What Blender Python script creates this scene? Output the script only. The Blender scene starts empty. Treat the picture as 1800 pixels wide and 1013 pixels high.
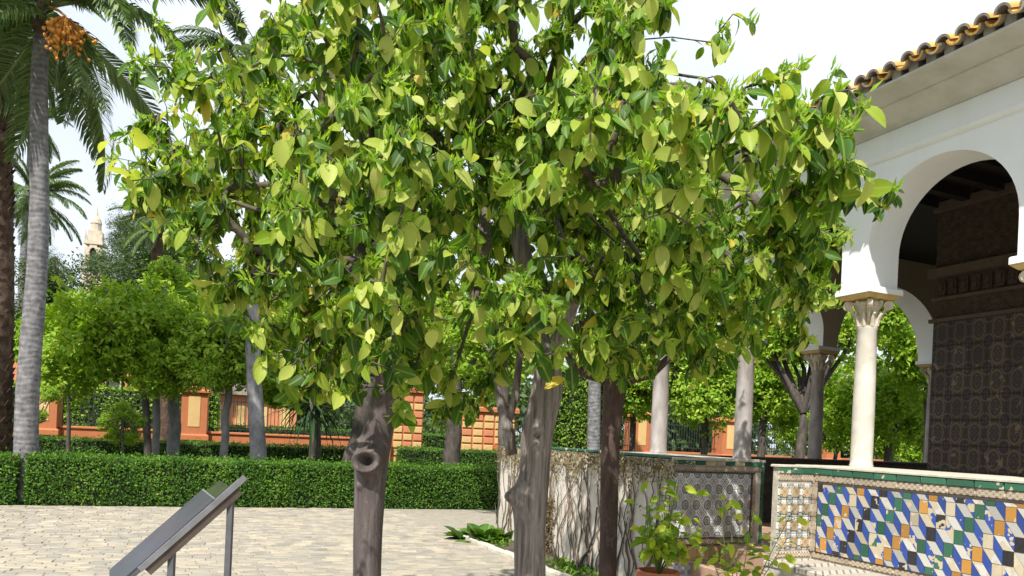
import bpy, math, random
import numpy as np
from mathutils import Vector, Matrix

# ------------------------------------------------------------------ camera, sky, sun, exposure
scene = bpy.context.scene
COL = scene.collection
EYE, F = 1.6, 1310.0                      # eye height (m), focal length in photo pixels (1800 wide)
PX, PY, ROLL = 900.0, 765.5, math.radians(2.5)
cam_d = bpy.data.cameras.new('camera'); cam = bpy.data.objects.new('camera', cam_d); COL.objects.link(cam)
cam_d.sensor_width = 36.0; cam_d.lens = 36.0 * F / 1800.0
cam_d.shift_y = (PY - 506.5) / 1800.0
cam_d.clip_start = 0.05; cam_d.clip_end = 2000
cam.matrix_world = Matrix.Translation((0, 0, EYE)) @ Matrix.Rotation(math.pi / 2, 4, 'X') @ Matrix.Rotation(ROLL, 4, 'Z')
scene.camera = cam
scene.render.resolution_x = 1024; scene.render.resolution_y = 576

SUN_EL = math.radians(53); SUN_AZ = math.atan2(-0.33, -0.94)       # clockwise from +Y
world = bpy.data.worlds.new('World'); scene.world = world; world.use_nodes = True
wn = world.node_tree; wn.nodes.clear()
wo = wn.nodes.new('ShaderNodeOutputWorld'); wb = wn.nodes.new('ShaderNodeBackground')
sky = wn.nodes.new('ShaderNodeTexSky'); sky.sky_type = 'NISHITA'; sky.sun_disc = False
sky.sun_elevation = SUN_EL; sky.sun_rotation = SUN_AZ % (2 * math.pi); sky.air_density = 1.0; sky.dust_density = 2.0
wc = wn.nodes.new('ShaderNodeTexCoord'); wnz = wn.nodes.new('ShaderNodeTexNoise')
wnz.inputs['Scale'].default_value = 2.2; wnz.inputs['Detail'].default_value = 5
wr = wn.nodes.new('ShaderNodeMapRange')
wr.inputs['From Min'].default_value = 0.36; wr.inputs['From Max'].default_value = 0.55
wr.inputs['To Min'].default_value = 0.72; wr.inputs['To Max'].default_value = 1.0
wm = wn.nodes.new('ShaderNodeMixRGB'); wm.inputs[2].default_value = (7.5, 8.1, 8.9, 1)
wn.links.new(wc.outputs['Generated'], wnz.inputs['Vector']); wn.links.new(wnz.outputs['Fac'], wr.inputs['Value'])
wn.links.new(wr.outputs['Result'], wm.inputs[0]); wn.links.new(sky.outputs['Color'], wm.inputs[1])
wn.links.new(wm.outputs[0], wb.inputs['Color']); wb.inputs['Strength'].default_value = 0.1
wn.links.new(wb.outputs[0], wo.inputs['Surface'])
sd = bpy.data.lights.new('sun', 'SUN'); sun = bpy.data.objects.new('sun', sd); COL.objects.link(sun)
sd.energy = 5.0; sd.angle = math.radians(0.6); sd.color = (1.0, 0.965, 0.90)
TO_SUN = Vector((math.sin(SUN_AZ) * math.cos(SUN_EL), math.cos(SUN_AZ) * math.cos(SUN_EL), math.sin(SUN_EL)))
sun.rotation_euler = TO_SUN.to_track_quat('Z', 'Y').to_euler(); sun.location = (-5, -10, 20)
vs = scene.view_settings; vs.view_transform = 'Standard'; vs.look = 'None'; vs.exposure = 0.45; vs.gamma = 1.0
vs.use_curve_mapping = False
scene.cycles.max_bounces = 6; scene.cycles.transparent_max_bounces = 6
scene.cycles.transmission_bounces = 4; scene.cycles.diffuse_bounces = 3; scene.cycles.glossy_bounces = 2

rng = np.random.default_rng(7); random.seed(7)

def at(x, y, d):
    """world point at depth d (metres along the view axis) seen at photo pixel (x, y)"""
    dx, dy = x - PX, y - PY
    X = dx * math.cos(ROLL) + dy * math.sin(ROLL); D = -dx * math.sin(ROLL) + dy * math.cos(ROLL)
    return Vector((X / F * d, d, EYE - D / F * d))
def gnd(x, y):
    dx, dy = x - PX, y - PY
    D = -dx * math.sin(ROLL) + dy * math.cos(ROLL)
    return at(x, y, EYE * F / D)
def proj(P):
    """photo pixel of world points (N,3)"""
    P = np.asarray(P); X = P[:, 0] / P[:, 1] * F; D = (EYE - P[:, 2]) / P[:, 1] * F
    c, s = math.cos(ROLL), math.sin(ROLL)
    return np.stack([PX + X * c - D * s, PY + X * s + D * c], 1)

# ------------------------------------------------------------------ helpers: objects
def tag(o, label=None, cat=None, group=None, kind=None):
    if label: o['label'] = label
    if cat: o['category'] = cat
    if group: o['group'] = group
    if kind: o['kind'] = kind
    return o
def empty(name, loc=(0, 0, 0), rz=0, parent=None):
    o = bpy.data.objects.new(name, None); COL.objects.link(o); o.location = loc; o.rotation_euler = (0, 0, rz)
    o.empty_display_size = 0.2
    if parent: o.parent = parent
    return o
def link(name, me, parent=None, loc=None):
    o = bpy.data.objects.new(name, me); COL.objects.link(o)
    if parent: o.parent = parent
    if loc is not None: o.location = loc
    return o
def np_mesh(name, V, T, mat, uv=None, attr=None, smooth=False):
    """triangle mesh from arrays; uv per vertex, attr per vertex float 'rnd'"""
    me = bpy.data.meshes.new(name); V = np.asarray(V, np.float32); T = np.asarray(T, np.int32)
    me.vertices.add(len(V)); me.vertices.foreach_set('co', V.ravel())
    me.loops.add(T.size); me.loops.foreach_set('vertex_index', T.ravel())
    me.polygons.add(len(T)); me.polygons.foreach_set('loop_start', np.arange(0, T.size, 3, dtype=np.int32))
    me.polygons.foreach_set('loop_total', np.full(len(T), 3, np.int32))
    me.polygons.foreach_set('use_smooth', np.full(len(T), smooth))
    if uv is not None:
        l = me.uv_layers.new(name='UVMap'); l.data.foreach_set('uv', np.asarray(uv, np.float32)[T.ravel()].ravel())
    if attr is not None:
        a = me.attributes.new('rnd', 'FLOAT', 'POINT'); a.data.foreach_set('value', np.asarray(attr, np.float32))
    me.update(calc_edges=True); me.materials.append(mat)
    return me
class MB:
    """collects polygons for one mesh"""
    def __init__(s): s.v = []; s.f = []
    def add(s, vs, fs):
        b = len(s.v); s.v += [tuple(v) for v in vs]; s.f += [tuple(i + b for i in f) for f in fs]
    def box(s, x0, x1, y0, y1, z0, z1, ch=0.0):
        if ch <= 0:
            s.add([(x0,y0,z0),(x1,y0,z0),(x1,y1,z0),(x0,y1,z0),(x0,y0,z1),(x1,y0,z1),(x1,y1,z1),(x0,y1,z1)],
                  [(3,2,1,0),(4,5,6,7),(0,1,5,4),(1,2,6,5),(2,3,7,6),(3,0,4,7)])
        else:
            c = ch
            s.add([(x0,y0,z0),(x1,y0,z0),(x1,y1,z0),(x0,y1,z0),(x0,y0,z1-c),(x1,y0,z1-c),(x1,y1,z1-c),(x0,y1,z1-c),
                   (x0+c,y0+c,z1),(x1-c,y0+c,z1),(x1-c,y1-c,z1),(x0+c,y1-c,z1)],
                  [(3,2,1,0),(8,9,10,11),(0,1,5,4),(1,2,6,5),(2,3,7,6),(3,0,4,7),(4,5,9,8),(5,6,10,9),(6,7,11,10),(7,4,8,11)])
    def lathe(s, prof, n=24, c=(0, 0), cap=True):
        b = len(s.v)
        for r, z in prof:
            for k in range(n):
                a = 2 * math.pi * k / n; s.v.append((c[0] + r * math.cos(a), c[1] + r * math.sin(a), z))
        for i in range(len(prof) - 1):
            for k in range(n):
                k2 = (k + 1) % n
                s.f.append((b + i*n + k, b + i*n + k2, b + (i+1)*n + k2, b + (i+1)*n + k))
        if cap:
            s.f.append(tuple(b + k for k in reversed(range(n)))); s.f.append(tuple(b + (len(prof)-1)*n + k for k in range(n)))
    def tube(s, pts, rad, n=6, cap=True):
        pts = [Vector(p) for p in pts]; b = len(s.v); m = len(pts)
        up = Vector((0.13, 0.31, 0.94))
        for i, p in enumerate(pts):
            d = (pts[min(i+1, m-1)] - pts[max(i-1, 0)])
            d = d.normalized() if d.length > 1e-9 else Vector((0, 0, 1))
            u = d.cross(up)
            if u.length < 1e-3: u = d.cross(Vector((1, 0, 0)))
            u.normalize(); w = d.cross(u)
            r = rad[i] if hasattr(rad, '__len__') else rad
            for k in range(n):
                a = 2 * math.pi * k / n; s.v.append(tuple(p + u * (r * math.cos(a)) + w * (r * math.sin(a))))
        for i in range(m - 1):
            for k in range(n):
                k2 = (k + 1) % n
                s.f.append((b + i*n + k, b + (i+1)*n + k, b + (i+1)*n + k2, b + i*n + k2))
        if cap:
            s.f.append(tuple(b + k for k in range(n))); s.f.append(tuple(b + (m-1)*n + k for k in reversed(range(n))))
    def prism(s, poly, y0, y1):
        """poly of (x,z) extruded along y"""
        n = len(poly); b = len(s.v)
        s.v += [(x, y0, z) for x, z in poly] + [(x, y1, z) for x, z in poly]
        s.f.append(tuple(b + i for i in range(n))); s.f.append(tuple(b + n + i for i in reversed(range(n))))
        for i in range(n):
            j = (i + 1) % n; s.f.append((b + j, b + i, b + n + i, b + n + j))
    def mesh(s, name, mat, smooth=False, ang=None):
        me = bpy.data.meshes.new(name); me.from_pydata(s.v, [], s.f); me.materials.append(mat)
        if smooth or ang:
            me.polygons.foreach_set('use_smooth', [True] * len(me.polygons))
        if ang: me.set_sharp_from_angle(angle=math.radians(ang))
        me.update(); return me
    def build(s, name, mat, parent=None, smooth=False, ang=None, loc=None):
        return link(name, s.mesh(name, mat, smooth, ang), parent, loc)

# ------------------------------------------------------------------ helpers: materials
def hexc(r, g, b):
    f = lambda c: (c / 255 / 12.92) if c / 255 <= 0.04045 else ((c / 255 + 0.055) / 1.055) ** 2.4
    return (f(r), f(g), f(b), 1)
class N:
    def __init__(s, name):
        s.m = bpy.data.materials.new(name); s.m.use_nodes = True; s.t = s.m.node_tree
        s.b = s.t.nodes['Principled BSDF']; s.out = s.t.nodes['Material Output']
    def n(s, typ, **kw):
        o = s.t.nodes.new('ShaderNode' + typ)
        for k, v in kw.items():
            if k.startswith('i_'): o.inputs[k[2:].replace('_', ' ')].default_value = v
            else: setattr(o, k, v)
        return o
    def l(s, a, b): s.t.links.new(a, b)
    def set(s, sock, v):
        if isinstance(v, bpy.types.NodeSocket): s.l(v, sock)
        else: sock.default_value = v
    def math(s, op, a, b=None, c=None):
        o = s.n('Math', operation=op); s.set(o.inputs[0], a)
        if b is not None: s.set(o.inputs[1], b)
        if c is not None: s.set(o.inputs[2], c)
        return o.outputs[0]
    def mix(s, fac, a, b, blend='MIX'):
        o = s.n('MixRGB', blend_type=blend); s.set(o.inputs[0], fac); s.set(o.inputs[1], a); s.set(o.inputs[2], b)
        return o.outputs[0]
    def noise(s, scale, detail=4, coord='Object', stretch=None, rough=0.55, dist=0.0):
        tc = s.n('TexCoord'); v = tc.outputs[coord]
        if stretch:
            mp = s.n('Mapping'); mp.inputs['Scale'].default_value = stretch; s.l(v, mp.inputs['Vector']); v = mp.outputs[0]
        o = s.n('TexNoise'); o.inputs['Scale'].default_value = scale; o.inputs['Detail'].default_value = detail
        o.inputs['Roughness'].default_value = rough; o.inputs['Distortion'].default_value = dist
        s.l(v, o.inputs['Vector']); return o.outputs['Fac']
    def ramp(s, fac, stops):
        o = s.n('ValToRGB'); s.l(fac, o.inputs[0]); e = o.color_ramp.elements
        while len(e) < len(stops): e.new(0.5)
        for k, (p, c) in zip(e, stops): k.position = p; k.color = c if len(c) == 4 else (*c, 1)
        return o.outputs[0]
    def rand(s):
        return s.n('ObjectInfo').outputs['Random']
    def bump(s, h, strength=0.5, dist=0.02):
        o = s.n('Bump'); o.inputs['Strength'].default_value = strength; o.inputs['Distance'].default_value = dist
        s.l(h, o.inputs['Height']); s.l(o.outputs[0], s.b.inputs['Normal']); return o
    def fin(s, col, rough=0.6, spec=0.5):
        s.set(s.b.inputs['Base Color'], col); s.set(s.b.inputs['Roughness'], rough)
        s.b.inputs['Specular IOR Level'].default_value = spec; return s.m
MATS = {}
def simple(name, c1, c2=None, scale=6, rough=0.7, bump=0.0, stretch=None, spec=0.4, detail=5, randomise=0.0, bdist=0.02):
    k = N(name); c1 = (*c1[:3], 1); c2 = (*(c2 or c1)[:3], 1)
    f = k.noise(scale, detail, stretch=stretch)
    col = k.ramp(f, [(0.3, c1), (0.7, c2)])
    if randomise:
        hs = k.n('HueSaturation'); k.l(col, hs.inputs['Color'])
        k.l(k.math('MULTIPLY_ADD', k.rand(), randomise, 1 - randomise / 2), hs.inputs['Value']); col = hs.outputs[0]
    if bump: k.bump(k.noise(scale * 2.3, 6, stretch=stretch), bump, bdist)
    return k.fin(col, rough, spec)

def leaf_mat(name, stops, source, trans=0.45, rough=0.48, veins=True, tmul=(1.15, 1.16, 0.42), spec=0.28):
    """leaf: colour by per-leaf random value, midrib and side veins, light passing through"""
    k = N(name)
    if source == 'attr':
        a = k.n('Attribute', attribute_name='rnd'); r = a.outputs['Fac']
    elif source == 'col':
        sc_ = k.n('SeparateColor'); k.l(k.n('ObjectInfo').outputs['Color'], sc_.inputs[0]); r = sc_.outputs[0]
    else: r = k.rand()
    col = k.ramp(r, stops)
    if veins:
        tc = k.n('TexCoord'); sp = k.n('SeparateXYZ'); k.l(tc.outputs['UV'], sp.inputs[0])
        across = k.math('ABSOLUTE', k.math('SUBTRACT', sp.outputs[0], 0.5))
        mid = k.math('LESS_THAN', across, 0.035)
        w = k.math('MULTIPLY_ADD', across, -9.0, k.math('MULTIPLY', sp.outputs[1], 11.0))
        sv = k.math('POWER', k.math('ABSOLUTE', k.math('SINE', k.math('MULTIPLY', w, 3.1416))), 9.0)
        rib = k.math('MAXIMUM', k.math('MULTIPLY', mid, 0.55), k.math('MULTIPLY', sv, 0.0))
        nz = k.noise(9, 3, coord='UV')
        pale = k.mix(0.5, col, (0.55, 0.58, 0.16, 1))
        col2 = k.mix(rib, col, pale)
        dk = k.math('MULTIPLY', k.math('SUBTRACT', 1.0, sv), k.math('SMOOTH_MIN', k.math('MULTIPLY', nz, 0.42), 0.3, 0.1))
        col = k.mix(dk, col2, k.mix(1.0, col2, (0.62, 0.85, 0.6, 1), 'MULTIPLY'))
        bp = k.bump(k.math('MAXIMUM', sv, mid), 0.12, 0.002)
    k.set(k.b.inputs['Base Color'], col); k.b.inputs['Roughness'].default_value = rough
    k.b.inputs['Specular IOR Level'].default_value = spec
    tr = k.n('BsdfTranslucent'); k.l(k.mix(1.0, col, (*tmul, 1), 'MULTIPLY'), tr.inputs['Color'])
    ad = k.n('MixShader'); ad.inputs[0].default_value = trans
    k.l(k.b.outputs[0], ad.inputs[1]); k.l(tr.outputs[0], ad.inputs[2]); k.l(ad.outputs[0], k.out.inputs['Surface'])
    return k.m

ORANGE_STOPS = [(0.0, (0.026, 0.075, 0.008)), (0.25, (0.062, 0.155, 0.010)), (0.48, (0.145, 0.270, 0.018)), (0.70, (0.340, 0.440, 0.045)),
                (0.95, (0.600, 0.620, 0.170)), (1.0, (0.640, 0.430, 0.040))]
MATS['leaf'] = leaf_mat('orange_leaf', ORANGE_STOPS, 'attr')
MATS['leaf1'] = leaf_mat('orange_leaf_single', ORANGE_STOPS, 'col')
MATS['shoot'] = leaf_mat('young_shoot', [(0, (0.20, 0.40, 0.03)), (1, (0.42, 0.56, 0.07))], 'attr', 0.5, veins=False)
MATS['lemon'] = leaf_mat('lemon_leaf', [(0, (0.14, 0.28, 0.02)), (0.5, (0.36, 0.50, 0.03)), (1, (0.58, 0.62, 0.06))], 'obj', 0.5)
BG_STOPS = [(0, (0.050, 0.130, 0.010)), (0.4, (0.180, 0.350, 0.026)), (0.8, (0.390, 0.530, 0.050)), (1, (0.54, 0.62, 0.10))]
MATS['bgleaf'] = leaf_mat('garden_leaf', BG_STOPS, 'attr', 0.4, veins=False)
MATS['darkleaf'] = leaf_mat('evergreen_leaf', [(0, (0.026, 0.055, 0.014)), (0.6, (0.065, 0.115, 0.030)), (1, (0.13, 0.18, 0.055))], 'attr', 0.3, veins=False)
MATS['hedgeleaf'] = leaf_mat('hedge_leaf', [(0, (0.032, 0.090, 0.010)), (0.5, (0.085, 0.205, 0.018)), (0.9, (0.19, 0.33, 0.035)), (1, (0.29, 0.40, 0.05))], 'attr', 0.35, veins=False)
MATS['palm'] = leaf_mat('palm_leaflet', [(0, (0.075, 0.135, 0.055)), (0.6, (0.165, 0.250, 0.095)), (1, (0.28, 0.34, 0.15))], 'attr', 0.3, veins=False, tmul=(1.1, 1.2, 0.6))
MATS['acanthus'] = leaf_mat('broad_leaf', [(0, (0.04, 0.11, 0.015)), (1, (0.11, 0.22, 0.03))], 'obj', 0.35)
MATS['yucca'] = leaf_mat('strap_leaf', [(0, (0.018, 0.045, 0.014)), (1, (0.045, 0.09, 0.026))], 'obj', 0.12, rough=0.6, spec=0.15, veins=False)
MATS['dry'] = leaf_mat('dry_creeper_leaf', [(0, (0.13, 0.095, 0.045)), (0.7, (0.28, 0.20, 0.10)), (1, (0.22, 0.24, 0.07))], 'attr', 0.25, veins=False)

def bark(name, c1, c2, c3, scale, sz=0.25, bump=0.8, fine=1.0, bd=0.012):
    k = N(name)
    f1 = k.noise(scale, 8, stretch=(1, 1, sz), rough=0.65, dist=0.4); f2 = k.noise(scale * 0.22, 3)
    f3 = k.noise(scale * 3.2 * fine, 5, stretch=(1, 1, sz * 0.6))
    col = k.ramp(f1, [(0.30, (*c1, 1)), (0.52, (*c2, 1)), (0.72, (*c3, 1))])
    col = k.mix(k.math('MULTIPLY', f2, 0.55), col, k.mix(1.0, col, (0.55, 0.50, 0.48, 1), 'MULTIPLY'))
    lich = k.ramp(k.noise(scale * 0.5, 7, rough=0.7, dist=0.8), [(0.58, (0, 0, 0)), (0.68, (1, 1, 1))])
    col = k.mix(k.math('MULTIPLY', lich, 0.35), col, (0.30, 0.285, 0.26, 1))
    fine_ = k.noise(scale * 6, 6, stretch=(1, 1, 0.22), rough=0.75)
    col = k.mix(k.ramp(fine_, [(0.30, (0.75, 0.75, 0.75)), (0.46, (0, 0, 0))]), col, k.mix(1.0, col, (0.52, 0.48, 0.46, 1), 'MULTIPLY'))
    k.bump(k.math('ADD', k.math('MULTIPLY_ADD', f3, 0.5, f1), k.math('MULTIPLY', fine_, 0.6)), bump, bd)
    return k.fin(col, 0.85, 0.25)
MATS['bark_a'] = bark('bark_smooth_grey_brown', (0.070, 0.057, 0.054), (0.135, 0.112, 0.106), (0.220, 0.195, 0.185), 18, 0.10, 0.8)
MATS['bark_b'] = bark('bark_gnarled_pale', (0.105, 0.085, 0.075), (0.400, 0.350, 0.320), (0.620, 0.575, 0.540), 30, 0.06, 1.0, 1.0, 0.03)
MATS['bark_c'] = bark('bark_dark_red_brown', (0.055, 0.036, 0.030), (0.105, 0.070, 0.058), (0.150, 0.105, 0.088), 14, 0.3, 0.4)
MATS['twig'] = simple('twig_bark', (0.055, 0.045, 0.03), (0.13, 0.11, 0.075), 30, 0.8, 0.3)
MATS['vine'] = simple('dry_vine_bark', (0.11, 0.075, 0.05), (0.24, 0.17, 0.12), 22, 0.85, 0.4)
MATS['greentwig'] = simple('green_twig', (0.10, 0.15, 0.03), (0.16, 0.20, 0.05), 30, 0.6)
MATS['bark_bg'] = bark('bark_garden', (0.05, 0.042, 0.036), (0.10, 0.085, 0.072), (0.17, 0.145, 0.125), 9, 0.4, 0.5)
MATS['bark_grey'] = bark('bark_pale_grey', (0.17, 0.165, 0.165), (0.28, 0.275, 0.28), (0.40, 0.39, 0.39), 7, 0.5, 0.4)
def palm_bark():
    k = N('palm_trunk_ringed'); tc = k.n('TexCoord'); sp = k.n('SeparateXYZ'); k.l(tc.outputs['Object'], sp.inputs[0])
    nz = k.noise(3.0, 4)
    w = k.math('SINE', k.math('MULTIPLY_ADD', sp.outputs[2], 62.0, k.math('MULTIPLY', nz, 14.0)))
    f = k.math('MULTIPLY_ADD', w, 0.07, k.noise(9, 6, stretch=(1, 1, 0.8)))
    col = k.ramp(f, [(0.25, (0.085, 0.080, 0.082, 1)), (0.5, (0.175, 0.168, 0.172, 1)), (0.8, (0.30, 0.29, 0.29, 1))])
    k.bump(f, 0.7, 0.03); return k.fin(col, 0.9, 0.2)
MATS['palmbark'] = palm_bark()
MATS['boots'] = bark('palm_leaf_bases', (0.045, 0.028, 0.020), (0.11, 0.070, 0.048), (0.22, 0.16, 0.115), 7, 0.6, 1.0)
MATS['dates'] = simple('palm_fruit_orange', (0.55, 0.20, 0.02), (0.65, 0.30, 0.05), 20, 0.5)

def plaster(name, c, dirt=0.25, scale=2.0):
    k = N(name); f = k.noise(scale, 7, rough=0.65); g = k.noise(scale * 9, 5)
    st = k.noise(5.0, 5, stretch=(1, 1, 0.12))
    base = (*c, 1); d = tuple(x * 0.72 for x in c[:2]) + (c[2] * 0.62,)
    col = k.mix(k.math('MULTIPLY', k.ramp(f, [(0.45, (0, 0, 0)), (0.75, (1, 1, 1))]), dirt), base, (*d, 1))
    col = k.mix(k.math('MULTIPLY', k.ramp(st, [(0.5, (0, 0, 0)), (0.8, (1, 1, 1))]), dirt), col, (*d, 1))
    k.bump(k.math('MULTIPLY_ADD', g, 0.3, f), 0.25, 0.02); return k.fin(col, 0.85, 0.25)
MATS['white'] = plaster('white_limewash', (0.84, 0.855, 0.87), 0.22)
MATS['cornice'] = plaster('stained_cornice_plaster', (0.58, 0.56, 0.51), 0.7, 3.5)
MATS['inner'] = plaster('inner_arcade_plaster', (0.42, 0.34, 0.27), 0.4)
MATS['vineplaster'] = plaster('weathered_white_plaster', (0.62, 0.575, 0.51), 1.0, 2.6)
MATS['marble'] = simple('column_marble', (0.52, 0.48, 0.41), (0.68, 0.64, 0.56), 7, 0.5, 0.15)
MATS['marble2'] = simple('grey_column_marble', (0.24, 0.21, 0.19), (0.44, 0.40, 0.38), 9, 0.65, 0.3, stretch=(1, 1, 0.4))  # darker, greyer marble with upright streaks
MATS['capital'] = simple('capital_stone', (0.46, 0.40, 0.30), (0.66, 0.60, 0.48), 22, 0.65, 0.4)
MATS['gold'] = simple('ochre_capital_edge', (0.50, 0.34, 0.11), (0.62, 0.46, 0.20), 14, 0.6, 0.1)
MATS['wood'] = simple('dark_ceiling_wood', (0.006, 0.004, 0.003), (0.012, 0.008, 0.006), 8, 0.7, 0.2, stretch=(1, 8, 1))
MATS['terracotta_floor'] = simple('terracotta_floor', (0.32, 0.20, 0.14), (0.46, 0.31, 0.22), 7, 0.7, 0.1, randomise=0.3)
MATS['stonecap'] = simple('limestone_edge', (0.42, 0.38, 0.30), (0.60, 0.56, 0.46), 12, 0.8, 0.2)
MATS['mortar'] = simple('tile_mortar', (0.36, 0.32, 0.25), (0.54, 0.49, 0.40), 18, 0.85, 0.3)
MATS['darkjoint'] = simple('dark_recess', (0.05, 0.04, 0.035), (0.09, 0.075, 0.06), 18, 0.8)

def glaze(name, c, chip=0.12, rough=0.22):
    """glazed tile, worn: clay showing where the glaze has flaked"""
    k = N(name); oi = k.n('ObjectInfo'); tc = k.n('TexCoord')
    ad = k.n('VectorMath', operation='ADD'); k.l(tc.outputs['Object'], ad.inputs[0])
    sc = k.n('VectorMath', operation='SCALE'); k.l(oi.outputs['Location'], sc.inputs[0]); sc.inputs['Scale'].default_value = 3.7
    k.l(sc.outputs[0], ad.inputs[1])
    nz = k.n('TexNoise'); nz.inputs['Scale'].default_value = 13; nz.inputs['Detail'].default_value = 6; k.l(ad.outputs[0], nz.inputs['Vector'])
    nz2 = k.n('TexNoise'); nz2.inputs['Scale'].default_value = 70; nz2.inputs['Detail'].default_value = 3; k.l(ad.outputs[0], nz2.inputs['Vector'])
    hs = k.n('HueSaturation'); hs.inputs['Color'].default_value = (*c, 1)
    k.l(k.math('MULTIPLY_ADD', k.rand(), 0.55, 0.72), hs.inputs['Value'])
    col = k.mix(k.math('MULTIPLY', nz2.outputs['Fac'], 0.5), hs.outputs[0], k.mix(0.14, hs.outputs[0], (0.5, 0.5, 0.5, 1)))
    thr = k.math('MULTIPLY_ADD', k.math('POWER', k.rand(), 3.0), -0.22 * (chip > 0), 0.74 - chip)
    m = k.math('GREATER_THAN', nz.outputs['Fac'], thr)
    col = k.mix(m, col, (0.52, 0.44, 0.31, 1))
    k.bump(k.math('MULTIPLY', m, -1.0), 0.4, 0.003)
    return k.fin(col, k.math('MULTIPLY_ADD', m, 0.5, rough), 0.5)
MATS['t_blue'] = glaze('blue_tile', (0.020, 0.062, 0.290), 0.05)
MATS['t_white'] = glaze('white_tile', (0.48, 0.465, 0.42), 0.09)
MATS['t_black'] = glaze('black_tile', (0.012, 0.011, 0.014), 0.03)
MATS['t_green'] = glaze('green_tile', (0.020, 0.110, 0.060), 0.03)
MATS['t_ochre'] = glaze('ochre_tile', (0.46, 0.22, 0.035), 0.07)
MATS['t_clay'] = glaze('worn_clay_tile', (0.48, 0.41, 0.28), 0.2, 0.6)
MATS['rooftile'] = glaze('ochre_roof_tile', (0.66, 0.37, 0.06), 0.10, 0.4)
MATS['rooftile_under'] = simple('roof_tile_clay', (0.22, 0.18, 0.15), (0.38, 0.33, 0.28), 14, 0.85, 0.3)

def ornament(name, bg, line, ca, cb, cc, ovals=False, rep=(1, 1), wear=0.3, rough=0.35):
    """cuenca tile: mirrored star, petals and rings drawn from the tile's own UV"""
    k = N(name); tc = k.n('TexCoord'); sp = k.n('SeparateXYZ'); k.l(tc.outputs['UV'], sp.inputs[0])
    fu = k.math('FRACT', k.math('MULTIPLY', sp.outputs[0], float(rep[0]))); fv = k.math('FRACT', k.math('MULTIPLY', sp.outputs[1], float(rep[1])))
    u = k.math('ABSOLUTE', k.math('SUBTRACT', fu, 0.5)); v = k.math('ABSOLUTE', k.math('SUBTRACT', fv, 0.5))
    r = k.math('SQRT', k.math('ADD', k.math('MULTIPLY', u, u), k.math('MULTIPLY', v, v)))
    th = k.math('ARCTAN2', v, u)
    pet = k.math('ABSOLUTE', k.math('COSINE', k.math('MULTIPLY', th, 4.0 if not ovals else 2.0)))
    rr = k.math('MULTIPLY', pet, 0.24)
    cu = k.math('SUBTRACT', 0.5, u); cv = k.math('SUBTRACT', 0.5, v)
    rc = k.math('SQRT', k.math('ADD', k.math('MULTIPLY', cu, cu), k.math('MULTIPLY', cv, cv)))
    col = k.mix(k.math('LESS_THAN', rc, 0.24), (*bg, 1), (*cb, 1))
    col = k.mix(k.math('LESS_THAN', k.math('ABSOLUTE', k.math('SUBTRACT', rc, 0.25)), 0.035), col, (*line, 1))
    col = k.mix(k.math('LESS_THAN', rc, 0.09), col, (*cc, 1))
    if ovals:
        e = k.math('SQRT', k.math('ADD', k.math('MULTIPLY', k.math('MULTIPLY', u, u), 1.5), k.math('MULTIPLY', v, v)))
        col = k.mix(k.math('LESS_THAN', e, 0.40), col, (*ca, 1))
        col = k.mix(k.math('LESS_THAN', k.math('ABSOLUTE', k.math('SUBTRACT', e, 0.40)), 0.05), col, (*line, 1))
    else:
        w = k.math('ABSOLUTE', k.math('SUBTRACT', k.math('ADD', u, v), 0.42))
        col = k.mix(k.math('LESS_THAN', w, 0.03), col, (*ca, 1))
    col = k.mix(k.math('LESS_THAN', r, rr), col, (*cb, 1))
    col = k.mix(k.math('LESS_THAN', k.math('ABSOLUTE', k.math('SUBTRACT', r, rr)), 0.022), col, (*line, 1))
    col = k.mix(k.math('LESS_THAN', r, 0.06), col, (*cc, 1))
    oi = k.n('ObjectInfo'); t2 = k.n('TexCoord'); ad = k.n('VectorMath', operation='ADD'); sc = k.n('VectorMath', operation='SCALE')
    k.l(oi.outputs['Location'], sc.inputs[0]); sc.inputs['Scale'].default_value = 2.3; k.l(t2.outputs['Object'], ad.inputs[0]); k.l(sc.outputs[0], ad.inputs[1])
    tn = k.n('TexNoise'); tn.inputs['Scale'].default_value = 11; tn.inputs['Detail'].default_value = 6; k.l(ad.outputs[0], tn.inputs['Vector']); nz = tn.outputs['Fac']
    hv = k.n('HueSaturation'); k.l(col, hv.inputs['Color']); k.l(k.math('MULTIPLY_ADD', k.rand(), 0.5, 0.75), hv.inputs['Value']); col = hv.outputs[0]
    m = k.math('GREATER_THAN', nz, 0.70 - wear * 0.25)
    col = k.mix(k.math('MULTIPLY', m, 0.8), col, (0.45 * bg[0] + 0.2, 0.45 * bg[1] + 0.16, 0.45 * bg[2] + 0.1, 1))
    return k.fin(col, rough, 0.45)
MATS['orn_blue'] = ornament('blue_white_arabesque_tile', (0.66, 0.65, 0.60), (0.07, 0.08, 0.10), (0.07, 0.14, 0.32), (0.30, 0.40, 0.46), (0.42, 0.25, 0.10))
MATS['orn_small'] = ornament('small_relief_tile', (0.46, 0.38, 0.26), (0.12, 0.06, 0.03), (0.34, 0.15, 0.05), (0.40, 0.25, 0.08), (0.04, 0.10, 0.07), wear=0.5)
MATS['orn_frieze'] = ornament('narrow_frieze_tile', (0.50, 0.43, 0.33), (0.08, 0.06, 0.05), (0.14, 0.11, 0.09), (0.34, 0.22, 0.13), (0.07, 0.06, 0.07), rep=(4, 1), wear=0.5)
MATS['orn_step'] = ornament('blue_band_tile', (0.46, 0.48, 0.50), (0.05, 0.07, 0.13), (0.06, 0.12, 0.30), (0.30, 0.34, 0.42), (0.05, 0.07, 0.12), rep=(2, 1), wear=0.2)
MATS['orn_ochre'] = ornament('ochre_relief_tile', (0.50, 0.33, 0.11), (0.26, 0.20, 0.15), (0.38, 0.30, 0.20), (0.46, 0.38, 0.24), (0.06, 0.16, 0.10), wear=0.5)
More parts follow.
